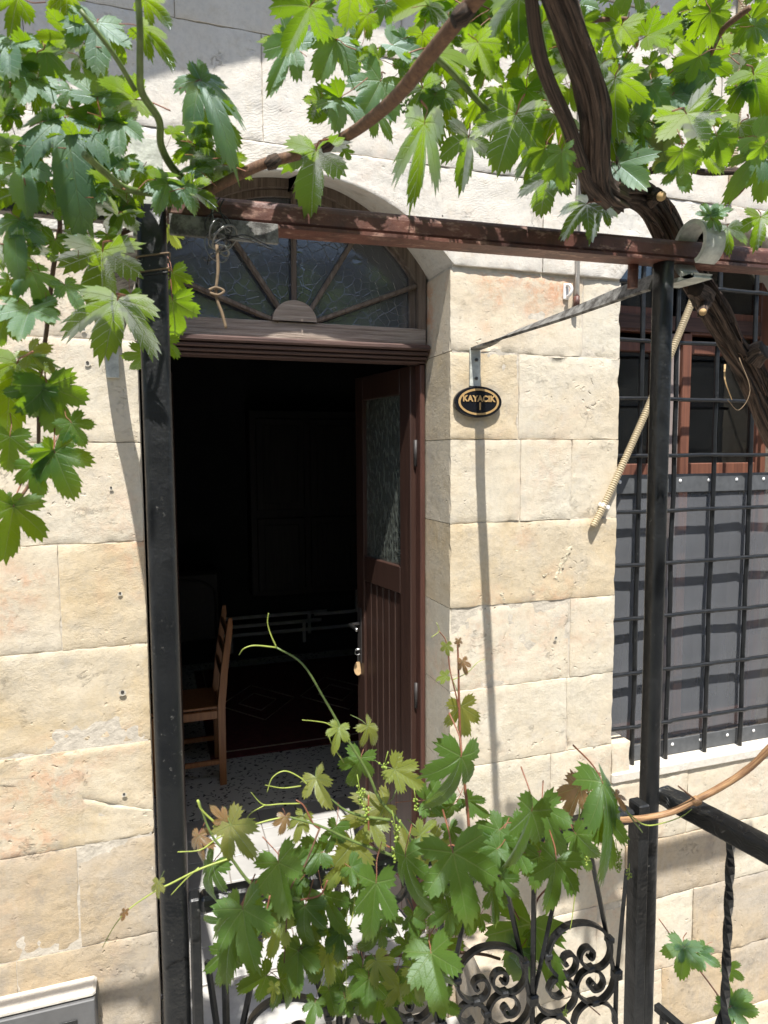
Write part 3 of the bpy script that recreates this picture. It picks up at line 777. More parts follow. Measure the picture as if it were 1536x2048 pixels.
for (a, b, c_) in (((420, 440), (428, 410), (440, 395)), ((432, 455), (425, 425), (437, 400)), ((455, 450), (440, 420), (448, 398)), ((450, 470), (500, 480), (545, 500)), ((455, 478), (490, 470), (535, 490)), ((440, 505), (420, 510), (415, 530))):
    MB().tube(smooth_path([W(p[0], p[1], 1.165)-TO for p in (a, b, c_)], 6), .0012, 5).build('wire_end', rs.choice([wm, wmb]), tw)
brn = simple('dry_tendril', (.20, .14, .085), .8, .3, 60, .001)
MB().tube(smooth_path([W(*p, 1.15)-TO for p in ((434, 490), (436, 540), (432, 580), (436, 605), (445, 630), (452, 657))], 5), [.0026]*26, 6, rough=.4).build('string', brn, tw)
MB().tube(smooth_path([W(*p, 1.146)-TO for p in ((418, 580), (432, 575), (448, 582), (436, 590), (420, 586))], 5), .002, 6, rough=.4).build('knot', brn, tw)
# wire round the left post
pw = tag(empty('binding_wire', (.01, 1.21, .29)), 'thin wire bound round the top of the left black post', 'wire')
for dz in (0, .006, .03):
    MB().tube([(.028*c_, .028*s_, dz+.006*c_) for c_, s_ in [(max(-.92, min(.92, 1.25*math.cos(a))), max(-.92, min(.92, 1.25*math.sin(a)))) for a in [q*math.pi/16 for q in range(33)]]], .0014, 5).build('strand', brn if dz else wmb, pw)

# ---------------------------------------------------------------- gate
GY = 1.185
gt = empty('iron_gate', (.5, GY, -2.0)); tag(gt, 'black wrought iron gate with fan bars and scrolls between the posts', 'gate')
TOo = Vector((.5, GY, -2.0))
def tb(mb, name, mat=None):
    mb.v = [tuple(Vector(v)-TOo) for v in mb.v]; return mb.build(name, mat or M['iron'], gt)
rz = W(1290, 1608, GY).z
gx0, gx1 = .052, .955
tb(MB().box((gx0, GY-.017, rz-.032), (gx1, GY+.017, rz), .006), 'top_rail')
gp0 = W(1262, 1800, GY).x
tb(MB().box((gp0, GY-.022, -1.98), (.986, GY+.018, rz+.01), .003), 'stile'); tb(MB().box((.034, GY-.015, -1.98), (.052, GY+.015, rz+.0), .003), 'stile')
tb(MB().box((.0525, GY-.015, -1.96), (gp0-.0005, GY+.015, -1.92), .004), 'bottom_rail')
def ZP(x, y): return W(700+x/2.477, 1600+y/2.477, GY)     # traced from the close-up of the gate
nodeB, nodeA, nodeC = ZP(1320, 860), ZP(905, 985), ZP(450, 1075)
pitch = (nodeB.x-nodeC.x)/2; nz0 = nodeA.z
nodes_x = [nodeB.x-pitch*k for k in range(6)]
def bar(a, b, r_=.0062, name='bar'): tb(MB().tube([a, b], r_, 4, flat=(.7, .7, 0)), name)
zb_, zt_ = -1.93, rz-.03
for k, x in enumerate(nodes_x):
    if x < .06: continue
    nd = Vector((x, GY, nz0-.0))
    if k == 0: nd = Vector((x, GY, nodeB.z))
    bar(Vector((x, GY, zb_)), Vector((x, GY, zt_)) if k else nd, .0065)
    a = Vector((x-pitch*.40, GY, zt_)); b = Vector((x+pitch*.40, GY, zt_))
    if a.x < gx0: a = Vector((gx0+.01, GY, zt_-.1))
    if b.x > gp0: b = ZP(1375, 350)
    bar(nd+Vector((-.004, .003, 0)), a+Vector((0, .003, 0)), .0058); bar(nd+Vector((.004, .003, 0)), b+Vector((0, .003, 0)), .0058)
    tb(MB().box((x-.011, GY-.011, nd.z-.012), (x+.011, GY+.011, nd.z+.012), .004), 'collar')
scr_paths = [
 [(975, 790), (985, 740), (1010, 680), (1070, 625), (1150, 607), (1220, 622), (1270, 665), (1288, 720), (1280, 780), (1240, 825), (1190, 832), (1150, 810), (1138, 770), (1155, 735), (1185, 728), (1203, 750), (1195, 780), (1178, 775)],
 [(978, 775), (985, 820), (1020, 860), (1065, 868), (1105, 845), (1120, 800), (1100, 762), (1065, 768), (1052, 795), (1062, 812), (1075, 803)],
 [(1062, 872), (1015, 885), (985, 925), (990, 960), (1025, 972), (1052, 955)],
 [(1062, 872), (1100, 900), (1115, 950), (1105, 1000), (1060, 1045), (1000, 1058), (945, 1035), (918, 990)],
 [(1190, 832), (1235, 850), (1253, 895), (1235, 930), (1200, 938), (1183, 915), (1195, 895), (1208, 905)],
 [(1190, 832), (1145, 860), (1120, 915), (1135, 970), (1190, 1003), (1245, 990), (1290, 940), (1312, 870)],
 [(1105, 1110), (1125, 1050), (1170, 1005), (1225, 992), (1275, 1010), (1308, 1055), (1312, 1110)],
 [(920, 1110), (950, 1075), (1000, 1062), (1050, 1075), (1085, 1110)],
]
def ribbon(path, wdt=.0075, th_=.0032):
    P = path; n = len(P); vs = []
    for i, p in enumerate(P):
        T = (P[min(i+1, n-1)]-P[max(i-1, 0)]).normalized(); nn = T.cross(Vector((0, 1, 0))).normalized()
        for (s_, q) in ((1, 1), (-1, 1), (-1, -1), (1, -1)): vs.append(p+Vector((0, wdt*s_, 0))+nn*(th_*q))
    m = MB(); m.add(vs, [(i*4+k, i*4+(k+1) % 4, (i+1)*4+(k+1) % 4, (i+1)*4+k) for i in range(n-1) for k in range(4)]+[(0, 1, 2, 3), ((n-1)*4+3, (n-1)*4+2, (n-1)*4+1, (n-1)*4)], smooth=False)
    return m
zdrop = nodeB.z-nodeA.z
for c_ in range(5):
    off = Vector((-pitch*c_, 0, 0 if c_ == 0 else 0))
    for sp in scr_paths:
        P = smooth_path([ZP(*q)+off for q in sp], 5)
        if min(p.x for p in P) < gx0-.005: continue
        tb(ribbon(P), 'scroll')
    for q in ((978, 770), (1285, 690), (1062, 870), (1190, 832), (1110, 925), (1210, 998), (1030, 1060)):
        p = ZP(*q)+off
        if p.x < gx0: continue
        tb(MB().box((p.x-.009, GY-.0095, p.z-.007), (p.x+.009, GY+.0095, p.z+.007), .003), 'collar')
for c_ in range(1, 6):
    cc = Vector((nodes_x[0]-pitch*(c_-.0)+pitch*.5, GY, zt_-.035))
    if cc.x < .1: continue
    tb(ribbon([cc+Vector((.03*math.cos(a), 0, .03*math.sin(a))) for a in [math.pi+q*math.pi/10 for q in range(11)]]), 'scroll')
# side railing, running towards the viewer
hr0 = W(1325, 1588, 1.23); hz_ = hr0.z
rr = ray(1560, 1712); hr1 = Vector(rr*(hz_/rr[2]))
dv = (hr1-hr0).normalized(); hr1 = hr0+dv*1.0
sr = empty('side_railing', (hr0.x, hr0.y, -2.1)); tag(sr, 'black iron side railing with embossed handrail and twisted baluster', 'railing')
SO = Vector((hr0.x, hr0.y, -2.1))
def sbb(mb, name, mat=None):
    mb.v = [tuple(Vector(v)-SO) for v in mb.v]; return mb.build(name, mat or M['iron'], sr)
def embossed():
    t = NT('embossed_black_iron'); co = t.obj()
    nd = t.n('TexNoise', Vector=co, Scale=20., Detail=1.)
    wv = t.n('VectorMath', op='MULTIPLY_ADD', i0=nd.outputs[1], i1=(.05, .05, .05), i2=co).outputs[0]
    wva = t.n('TexWave', Vector=wv, Scale=38., Distortion=6., Detail=0.); wva.wave_type = 'RINGS'
    ln = t.ramp(wva.outputs[1], [(.86, 0), (.95, 1)])
    c = t.mix(t.math('MULTIPLY', ln, t.ramp(t.noise(co, 40, 3), [(.5, .0), (.66, .45)])), (.012, .013, .014), (.14, .13, .11))
    return t.out(c, .38, t.bump(t.math('ADD', ln, t.noise(co, 60, 3)), .0015))
m_ = MB(); L_ = 1.0; side = dv.cross(Vector((0, 0, 1))).normalized(); prof = []
for k in range(16):
    a = 2*math.pi*k/16; ca, sa = math.cos(a), math.sin(a)
    prof.append((.026*math.copysign(abs(ca)**.45, ca), .020*math.copysign(abs(sa)**.45, sa)))
vs = []; n = 50
for i in range(n+1):
    p = hr0+dv*(L_*i/n); k_ = 1+.035*noise.noise(Vector((i*.9, 0, 0)))
    if i < 2: k_ *= .9
    for (a, b) in prof: vs.append(p+side*(a*k_)+Vector((0, 0, b*k_)))
m_.add(vs, [(i*16+k, i*16+(k+1) % 16, (i+1)*16+(k+1) % 16, (i+1)*16+k) for i in range(n) for k in range(16)]+[tuple(range(16)), tuple(n*16+k for k in range(15, -1, -1))])
sbb(m_, 'handrail', embossed())
def on_rail(px, py_):  # point under the rail whose image column is px
    best = min((abs_, t_) for t_ in [i/400 for i in range(1, 400)] for abs_ in [abs(projx(hr0+dv*t_)-px)])[1]
    return hr0+dv*best
def projx(p):
    c = R.T @ np.array(p); return CX+F*c[0]/-c[2]
for col in (1462, 1640):
    b0 = on_rail(col, 0)
    if col > 1600: b0 = on_rail(1462, 0)+dv*.14
    vs = []; n = 70; zt, zb2 = hz_-.02, -2.06; m_ = MB()
    for i in range(n+1):
        z = zt+(zb2-zt)*i/n; a0 = i*.42 if 0 < i < n else 0
        bul = .0095
        zz = z-(-1.21)
        if abs(zz) < .02: bul = .02-.3*abs(zz)
        for k in range(4):
            a = a0+math.pi/4+k*math.pi/2; vs.append(b0*1+Vector((bul*math.cos(a), bul*math.sin(a), z-b0.z)))
    m_.add(vs, [(i*4+k, i*4+(k+1) % 4, (i+1)*4+(k+1) % 4, (i+1)*4+k) for i in range(n) for k in range(4)], smooth=False)
    sbb(m_, 'baluster')
lz = W(1318, 1995, 1.25).z
a = Vector((hr0.x+.0, hr0.y+.0, lz)); sbb(MB().tube([a, a+dv*1.0], .011, 4, flat=(0, 0, 1)), 'lower_rail')
sbb(MB().tube([a-Vector((0, 0, .012))+dv*.02, a+dv*.02-Vector((0, 0, .8))], .008, 4), 'bar')
for (o_, r_) in ((.13, .05), (.13, .035), (.26, .05)):
    c = a+dv*o_-Vector((0, 0, .075)); sbb(MB().tube([c+dv*(r_*math.cos(q))+Vector((0, 0, r_*math.sin(q))) for q in [math.radians(-40+q*20) for q in range(14)]], .0055, 4), 'scroll')

# ---------------------------------------------------------------- things on the wall
sg = empty('house_sign', W(956, 804, WY-.014)); SGo = Vector(sg.location)
tag(sg, 'oval black plaque with gold rim reading KAYACIK 1', 'sign')
sgm = simple('gloss_black_enamel', (.008, .009, .012), .2, .1, 30, .0002); gold = simple('dull_gold_paint', (.42, .27, .11), .45, .1, 50, .0002)
def ell(a, b, y, n=48): return [(a*math.cos(2*math.pi*i/n), y, b*math.sin(2*math.pi*i/n)) for i in range(n)]
A_, B_ = .0905, .0545; n = 48
m_ = MB(); v0, v1, v2 = ell(A_-.002, B_-.002, -.006), ell(A_, B_, -.003), ell(A_, B_, .009)
m_.add(v0+v1+v2, [tuple(range(n-1, -1, -1))]+[(i, (i+1) % n, n+(i+1) % n, n+i) for i in range(n)]+[(n+i, n+(i+1) % n, 2*n+(i+1) % n, 2*n+i) for i in range(n)], smooth=False)
m_.build('plaque', sgm, sg)
m_ = MB(); m_.add(ell(A_*.86, B_*.84, -.0072)+ell(A_*.77, B_*.71, -.0072), [(i, n+i, n+(i+1) % n, (i+1) % n) for i in range(n)], smooth=False); m_.build('gold_rim', gold, sg)
for (txt, sz, dx, dz) in (('KAYACIK', .0285, 0, .0015), ('1', .0345, .0045, -.0265)):
    cu = bpy.data.curves.new('lettering', 'FONT'); cu.body = txt; cu.size = sz; cu.align_x = 'CENTER'; cu.offset = .0012; cu.extrude = .0004; cu.space_character = 1.04
    cu.materials.append(gold)
    o_ = bpy.data.objects.new('lettering_curve', cu); COL.objects.link(o_); dg_ = bpy.context.evaluated_depsgraph_get()
    me_ = bpy.data.meshes.new_from_object(o_.evaluated_get(dg_)); bpy.data.objects.remove(o_)
    o = bpy.data.objects.new('lettering', me_); COL.objects.link(o); o.parent = sg; o.location = (dx, -.0076, dz); o.rotation_euler = (math.pi/2, 0, 0)
# conduit, insulator
cd = empty('conduit_pipe', W(1154, 600, WY-.02)); CO = Vector(cd.location); tag(cd, 'thin galvanised conduit pipe running down the wall between door and window', 'pipe')
galv = simple('galvanised_steel', (.5, .5, .5), .35, .15, 30, .0003, .8)
MB().tube([(0, 0, 0), (.0, 0, .9), (0.0, 0, 1.6)], .0085, 10).build('tube', galv, cd)
MB().tube([(0, 0, -.028), (0, 0, .012)], [.011, .0125], 8, rough=.3).build('rusty_end', M['beam'], cd)
ins = empty('wall_hook', W(1135, 583, WY-.012)); tag(ins, 'small white porcelain hook beside the thin conduit pipe', 'hook')
MB().tube(smooth_path([(0, .01, .022), (0, -.012, .02), (.004, -.02, .004), (0, -.016, -.014), (-.002, -.004, -.02)], 6), .006, 8).build('hook_body', simple('white_porcelain', (.75, .73, .7), .3, .03), ins)
MB().box((-.012, .004, -.028), (.012, .0125, .03), .004).build('base_plate', bpy.data.materials['white_porcelain'], ins)
# corrugated hoses
hmat = simple('cream_ribbed_plastic', (.60, .50, .33), .5, .08, 20, .0004)
def hose(pts, name, label):
    o = empty(name, pts[0]); P = smooth_path([Vector(p)-Vector(pts[0]) for p in pts], 4)
    L = sum((P[i+1]-P[i]).length for i in range(len(P)-1)); N = int(L/.0022)
    out = []; seg = 0; acc = 0
    cum = [0]
    for i in range(len(P)-1): cum.append(cum[-1]+(P[i+1]-P[i]).length)
    for i in range(N+1):
        s_ = L*i/N
        while seg < len(P)-2 and cum[seg+1] < s_: seg += 1
        out.append(P[seg].lerp(P[seg+1], (s_-cum[seg])/max(1e-9, cum[seg+1]-cum[seg])))
    rad = [.0118+.0022*(1 if (i//2) % 2 else -1) for i in range(N+1)]
    MB().tube(out, rad, 12).build('corrugated_tube', hmat, o); tag(o, label, 'hose', 'corrugated hoses on the house wall'); return o
h1 = hose([W(1410, 530, 2.17), W(1385, 600, 2.175), W(1330, 735, 2.18), W(1265, 885, 2.18), W(1210, 1005, 2.182), W(1186, 1052, 2.178)], 'corrugated_hose', 'cream corrugated hose slanting down across the window grille')
MB().box((-.016, -.012, -.009), (.022, .018, .009), .004, rot=Matrix.Translation(W(1208, 1012, 2.182)-W(1410, 530, 2.17)) @ Matrix.Rotation(.45, 4, 'Y')).build('clip', bpy.data.materials['white_porcelain'], h1)
hose([W(1482, 60, 2.17), W(1478, 180, 2.175), W(1470, 290, 2.18), W(1461, 398, 2.18)], 'corrugated_hose', 'cream corrugated hose hanging upright on the wall above the window')
hose([W(1482, 60, 2.17)+Vector((.0, 0, .5)), W(1482, 60, 2.17)+Vector((0, 0, .002))], 'corrugated_hose', 'cream corrugated hose at the top edge behind the vine leaves')
# marble shelf low on the wall, left corner
mb_ = empty('utility_box', (W(190, 2000, 2.15).x, 2.15, W(100, 2020, 2.15).z)); q = W(190, 1992, 2.13)
tag(mb_, 'grey metal box with pale plastered top low on the wall at left', 'box')
mb_.location = (q.x, 2.12, q.z)
MB().box((-.62, 0, -.30), (0, .078, -.002), .003).build('body', simple('grey_sheet_metal', (.11, .11, .11), .55, .15, 12, .0008), mb_)
MB().box((-.62, .006, -.0015), (.002, .078, .022), .008).build('plaster_cap', M['stone_white'], mb_)
MB().box((-.10, -.003, -.075), (-.05, -.0005, -.052), .0005).build('vent_slot', M['iron'], mb_)
# drilled holes as flat dark discs, inner shade painted, and an exposed rough seam in the stone face
hole = simple('hole_shade', (.05, .045, .04), .9, .1); chipm = simple('fresh_chip', (.52, .48, .40), .9, .2, 90, .002)
for (px_, py_, r_) in ((245, 1384, .0085), (240, 1186, .0055), (222, 975, .005), (248, 1588, .006), (175, 725, .007), (167, 656, .006), (495, 205, .006), (414, 26, .005), (1112, 1275, .006), (885, 432, .005)):
    c = W(px_, py_, WY-.0075)-HO; n = 14
    ring = [c+Vector((r_*(1+.25*random.random())*1.15*math.cos(2*math.pi*i/n), .001, r_*1.15*math.sin(2*math.pi*i/n)-.003)) for i in range(n)]
    m_ = MB(); m_.add(ring, [tuple(range(n))], smooth=False)
    m_.add([c+Vector((.62*r_*math.cos(2*math.pi*i/n), -.0008, .62*r_*math.sin(2*math.pi*i/n))) for i in range(n)], [tuple(range(n))], mi=1, smooth=False); m_.build('drill_hole', [chipm, hole], house)
for (pts_, w_) in (([(1150, 1062), (1142, 1090), (1130, 1115), (1120, 1140), (1112, 1160)], 10), ([(1062, 1150), (1066, 1190)], 5), ([(1020, 1102), (1060, 1108)], 4), ([(1085, 1150), (1105, 1145)], 5), ([(1002, 1185), (1010, 1205)], 5)):
    P = smooth_path([W(a_, b_, WY-.001)-HO for a_, b_ in pts_], 12); w2 = w_*.0016
    m_ = MB(); m_.tube(P, [w2*(.7+.5*abs(noise.noise(p*60))) for p in P], 14, rough=.9, flat=(0, 1, 0), squash=1.)
    m_.v = [(v[0]+.006*noise.noise(Vector(v)*90), (v[1])*.22+.0015+.004*noise.noise(Vector(v)*120), v[2]+.006*noise.noise(Vector(v)*70+Vector((5, 0, 0)))) for v in m_.v]; m_.build('rough_seam', M['seam'], house)
# rough block beside the step
rb = MB(); n = 14; vs = []; fs = []
def rock(u, v, s_): pass
bx0, bx1, by0, by1, bz0_, bz1_ = 1.0, 1.2, 1.97, 2.185, -2.1, -1.74
def rough_box(a, c, n, amp, seed):
    m = MB(); fid = 0
    for ax in range(3):
        for s_ in (0, 1):
            o = [k for k in range(3) if k != ax]; vs = []
            for i in range(n+1):
                for k in range(n+1):
                    p = [0, 0, 0]; p[ax] = (a, c)[s_][ax]; p[o[0]] = a[o[0]]+(c[o[0]]-a[o[0]])*i/n; p[o[1]] = a[o[1]]+(c[o[1]]-a[o[1]])*k/n
                    q = Vector(p); d = Vector([noise.noise(q*14+Vector((seed, j*9, 0))) for j in range(3)])*amp
                    ce = (Vector(a)+Vector(c))/2; r0 = (q-ce); 
                    vs.append(q+d-r0*.08*(r0.length/(Vector(c)-ce).length)**4)
            fs = [(i*(n+1)+k, (i+1)*(n+1)+k, (i+1)*(n+1)+k+1, i*(n+1)+k+1) if (s_ ^ (ax == 1)) else (i*(n+1)+k+1, (i+1)*(n+1)+k+1, (i+1)*(n+1)+k, i*(n+1)+k) for i in range(n) for k in range(n)]
            m.add(vs, fs)
    return m
tag(rough_box((bx0, by0, bz0_), (bx1, by1, bz1_), 12, .012, 3).build('stone_block', G_), 'rough grey stone block beside the doorstep behind the gate', 'stone block')

# ---------------------------------------------------------------- vine materials
def leaf_mat(name, top, top2, trans, transfac=.42, rough=.38, gloss=.5):
    t = NT(name); t.t.nodes.remove(t.p)
    uv = t.n('TexCoord').outputs['UV']; sp = t.n('SeparateXYZ', Vector=uv)
    x, y = sp.outputs[0], sp.outputs[1]
    th_ = t.math('ARCTAN2', x, y)                     # 0 along the midrib
    r_ = t.math('SQRT', t.math('ADD', t.math('MULTIPLY', x, x), t.math('MULTIPLY', y, y)))
    step_ = math.radians(52)
    k = t.math('ROUND', t.math('DIVIDE', th_, step_)); k = t.math('MINIMUM', t.math('MAXIMUM', k, -2.), 2.)
    d = t.math('SUBTRACT', th_, t.math('MULTIPLY', k, step_))
    u = t.math('MULTIPLY', r_, t.math('COSINE', d)); v = t.math('ABSOLUTE', t.math('MULTIPLY', r_, t.math('SINE', d)))
    w1 = t.math('MULTIPLY', t.math('SUBTRACT', 1.15, u), .016)
    prim = t.ramp(t.math('DIVIDE', v, w1), [(.45, 1), (1., 0)])
    sd_ = t.math('FRACT', t.math('MULTIPLY', t.math('SUBTRACT', u, t.math('MULTIPLY', v, .85)), 6.5))
    sd_ = t.math('ABSOLUTE', t.math('SUBTRACT', sd_, .5))
    sec = t.ramp(sd_, [(.0, .4), (.06, 0)])
    tert = t.math('MULTIPLY', t.noise(uv, 34, 2), 1.)
    vein = t.math('MAXIMUM', prim, sec)
    rnd = t.n('ObjectInfo').outputs['Random']
    c = t.mix(rnd, top, top2)
    c = t.mix(t.ramp(t.noise(uv, 5, 5), [(.3, 0), (.75, .35)]), c, tuple(a*1.5 for a in top))
    c = t.mix(t.math('MULTIPLY', vein, .38), c, (.16, .22, .08))
    spot = t.math('MULTIPLY', t.ramp(t.noise(t.n('VectorMath', op='ADD', i0=t.n('TexCoord').outputs['Object'], i1=t.n('CombineXYZ', X=t.math('MULTIPLY', rnd, 31.)).outputs[0]).outputs[0], 9, 5, .7), [(.68, 0), (.72, .8)]), .9)
    c = t.mix(spot, c, (.16, .10, .035))
    c = t.mix(t.ramp(r_, [(.75, 0), (1.05, .35)]), c, (.14, .13, .03))
    h = t.math('SUBTRACT', t.math('MULTIPLY', tert, .5), vein)
    nrm = t.bump(h, .0009, .7)
    df = t.n('BsdfDiffuse', Color=c, Normal=nrm).outputs[0]
    tc = t.mix(rnd, trans, tuple(a*b for a, b in zip(trans, (.75, .85, .7))))
    tc = t.mix(t.math('MULTIPLY', vein, .4), tc, (.5, .55, .16))
    tr = t.n('BsdfTranslucent', Color=tc, Normal=nrm).outputs[0]
    a = t.n('MixShader', i0=transfac, i1=df, i2=tr).outputs[0]
    gl = t.n('BsdfGlossy', Color=(.85, .95, 1), Roughness=rough, Normal=nrm).outputs[0]
    fr = t.math('MULTIPLY', t.n('Fresnel', IOR=1.45, Normal=nrm).outputs[0], gloss*2)
    s = t.n('MixShader', i0=fr, i1=a, i2=gl).outputs[0]
    t.t.links.new(s, t.o.inputs[0]); return t.m
LMAT = {  # F, D and G copy one leaf; sunlight and shade put into their greens
 'F': leaf_mat('vine_leaf_frontlit_green', (.050, .105, .058), (.062, .125, .07), (.42, .68, .012), .42, .5, .40),
 'D': leaf_mat('vine_leaf_deep_shade_green', (.020, .060, .014), (.032, .085, .02), (.46, .70, .008), .42, .42, .3),
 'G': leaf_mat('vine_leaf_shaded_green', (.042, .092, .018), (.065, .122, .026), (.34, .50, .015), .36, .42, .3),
 'Y': leaf_mat('young_leaf_yellow_green', (.13, .18, .035), (.18, .15, .045), (.55, .62, .06), .5, .4, .45),
 'Z': leaf_mat('young_leaf_bronze', (.22, .12, .055), (.26, .16, .07), (.45, .24, .07), .5, .35, .6)}
stalk_r = simple('reddish_stalk', (.23, .09, .05), .5, .3, 60, .0003)
stalk_g = simple('green_stalk', (.12, .17, .045), .5, .3, 60, .0003)
stalk_y = simple('yellow_green_tendril', (.30, .36, .07), .45, .2, 60, .0003)
cane_m = wood('brown_cane_bark', (.22, .12, .065), (.09, .045, .03), 2, .75, .003, 2.)
def bark():
    t = NT('shredding_vine_bark'); uv = t.n('TexCoord').outputs['UV']
    co = t.mapping(uv, (9, .55, 1)); g = t.noise(co, 3.5, 8, .72, .8)
    c = t.mix(t.ramp(g, [(.42, 0), (.62, 1)]), (.014, .009, .007), (.17, .115, .085))
    return t.out(c, .9, t.bump(g, .007, 1.))
bark_m = bark()
def cane_light():
    t = NT('pale_tan_cane'); uv = t.n('TexCoord').outputs['UV']; co = t.mapping(uv, (4, .7, 1))
    c = t.mix(t.ramp(t.noise(co, 4, 5, .7), [(.4, 0), (.6, 1)]), (.42, .25, .12), (.20, .10, .05))
    return t.out(c, .6, t.bump(t.noise(co, 8, 4), .001))
cane_l = cane_light()

# ---------------------------------------------------------------- leaf shapes
def leaf_mesh(name, mat, stalk, seed, deep=1.0, cup=.25, wave=.06, fold=.18, teeth=1.0):
    rr = random.Random(seed); lobes = []
    for k, (L, wd_) in {-2: (.54, 44), -1: (.77, 36), 0: (1., 33), 1: (.77, 36), 2: (.54, 44)}.items():
        lobes.append((math.radians(52*k)+rr.uniform(-.07, .07), L*rr.uniform(.93, 1.07), math.radians(wd_)*(1.25-.27*deep)))
    S26 = math.radians(26); k4 = .24+.24*max(.0, deep-.45)
    def env(th):
        r = .0
        for q, (a, L, w_) in enumerate(lobes):
            d = abs(th-a)/S26
            if abs(a) > 1.6 and abs(th) > abs(a): d = (abs(th)-abs(a))/math.radians(44)
            r = max(r, L*(1-.17*min(d, 1.3)-k4*min(d, 1.15)**3.2) if d < 1.6 else .05)
        if abs(th) > 2.55: r *= max(.08, 1-((abs(th)-2.55)/.5)**1.5)
        return max(r, .04)
    phase = 0; prev = None; N0 = 900; samples = []
    for i in range(N0+1):
        th = -math.pi*.985+2*math.pi*.985*i/N0; r = env(th); p = (math.sin(th)*r, math.cos(th)*r)
        if prev: phase += math.hypot(p[0]-prev[0], p[1]-prev[1])
        prev = p; samples.append((th, r, phase))
    tl = .118
    # tooth points at fixed arc distances: valley, tip, valley, tip ...
    tot = samples[-1][2]; nt_ = int(tot/tl); j = 0; out = []
    for q in range(nt_*2+1):
        tgt = tot*q/(nt_*2)
        while j < N0 and samples[j][2] < tgt: j += 1
        th, r, _ = samples[j]
        big = rr.uniform(.6, 1.3)
        if q % 2: rr_ = r+.060*teeth*big*(1.5 if (q//2) % 3 == 1 else .8); th *= 1-.012
        else: rr_ = r-.038*teeth*big
        out.append((th, max(.02, rr_)))
    nb = len(out); vs = [(0, 0, 0)]; uvv = [(0, 0)]
    rings = [.22, .45, .68, .86, 1.]
    ph = [rr.uniform(0, 6.28) for _ in range(4)]; tw = rr.uniform(-.12, .12)
    for f_ in rings:
        for (th, r) in out:
            if f_ < 1:
                re = min(r, env(th)) ; rad = re*f_
            else: rad = r
            x, y = math.sin(th)*rad, math.cos(th)*rad
            s_ = 52*math.pi/180; dd = th-round(max(-2, min(2, th/s_)))*s_
            z = fold*abs(x)*.6-cup*rad*rad+wave*math.sin(3*th+ph[0])*rad**1.5*1.6+.03*math.sin(9*th+ph[1])*rad**2+.07*abs(math.sin(dd))*rad+tw*x*y
            z += -.10*max(0, y-.4)**2*4*cup
            vs.append((x, y, z)); uvv.append((x, y))
    fs = []; R_ = len(rings)
    for k in range(nb-1): fs.append((0, 1+k+1, 1+k))
    for q in range(R_-1):
        for k in range(nb-1):
            a = 1+q*nb+k; fs.append((a, a+1, a+nb+1, a+nb))
    m = MB(); m.add(vs, fs, [[uvv[i] for i in f] for f in fs])
    L = rr.uniform(.5, .85)
    sp = smooth_path([(0, 0.01, .002), (0, -.12, -.03), (rr.uniform(-.05, .05), -.32, -.16), (rr.uniform(-.12, .12), -.32-L*.45, -.30-L*.2)], 4)
    m.tube(sp, lerpr(.012, .016, len(sp)), 5, mi=1)
    return m.mesh(name, [mat, stalk])
LM_ = {}
for kd, st_, n_v in (('F', stalk_r, 6), ('D', stalk_r, 6), ('G', stalk_r, 6), ('Y', stalk_g, 4), ('Z', stalk_r, 3)):
    LM_[kd] = [leaf_mesh('vine_leaf', LMAT[kd], st_, 100*ord(kd)+i, deep=[1.0, 1.25, .8, 1.4, 1.1, .6][i], cup=[.2, .5, .12, .35, .6, .3][i], fold=[.3, -.15, .55, .8, .1, .4][i], wave=[.06, .1, .05, .09, .05, .1][i], teeth=1.0 if kd in 'FDG' else 1.2) for i in range(n_v)]
camR = Vector(R[:, 0].tolist()); camU = Vector(R[:, 1].tolist()); camB = Vector(R[:, 2].tolist())
rl_ = random.Random(11)
vine = empty('grape_vine', W(1560, 1250, 1.5)); tag(vine, 'old grape vine with thick shredding trunk spreading leaves over the iron frame', 'vine')
vine2 = empty('grape_vine', W(880, 1990, 1.1)); tag(vine2, 'young leafy grape vine climbing over the iron gate', 'vine')
vine3 = empty('grape_vine', W(1470, 2030, 1.5)); tag(vine3, 'small vine shoot with few leaves against the wall beside the baluster', 'vine')
NLEAF = [0]
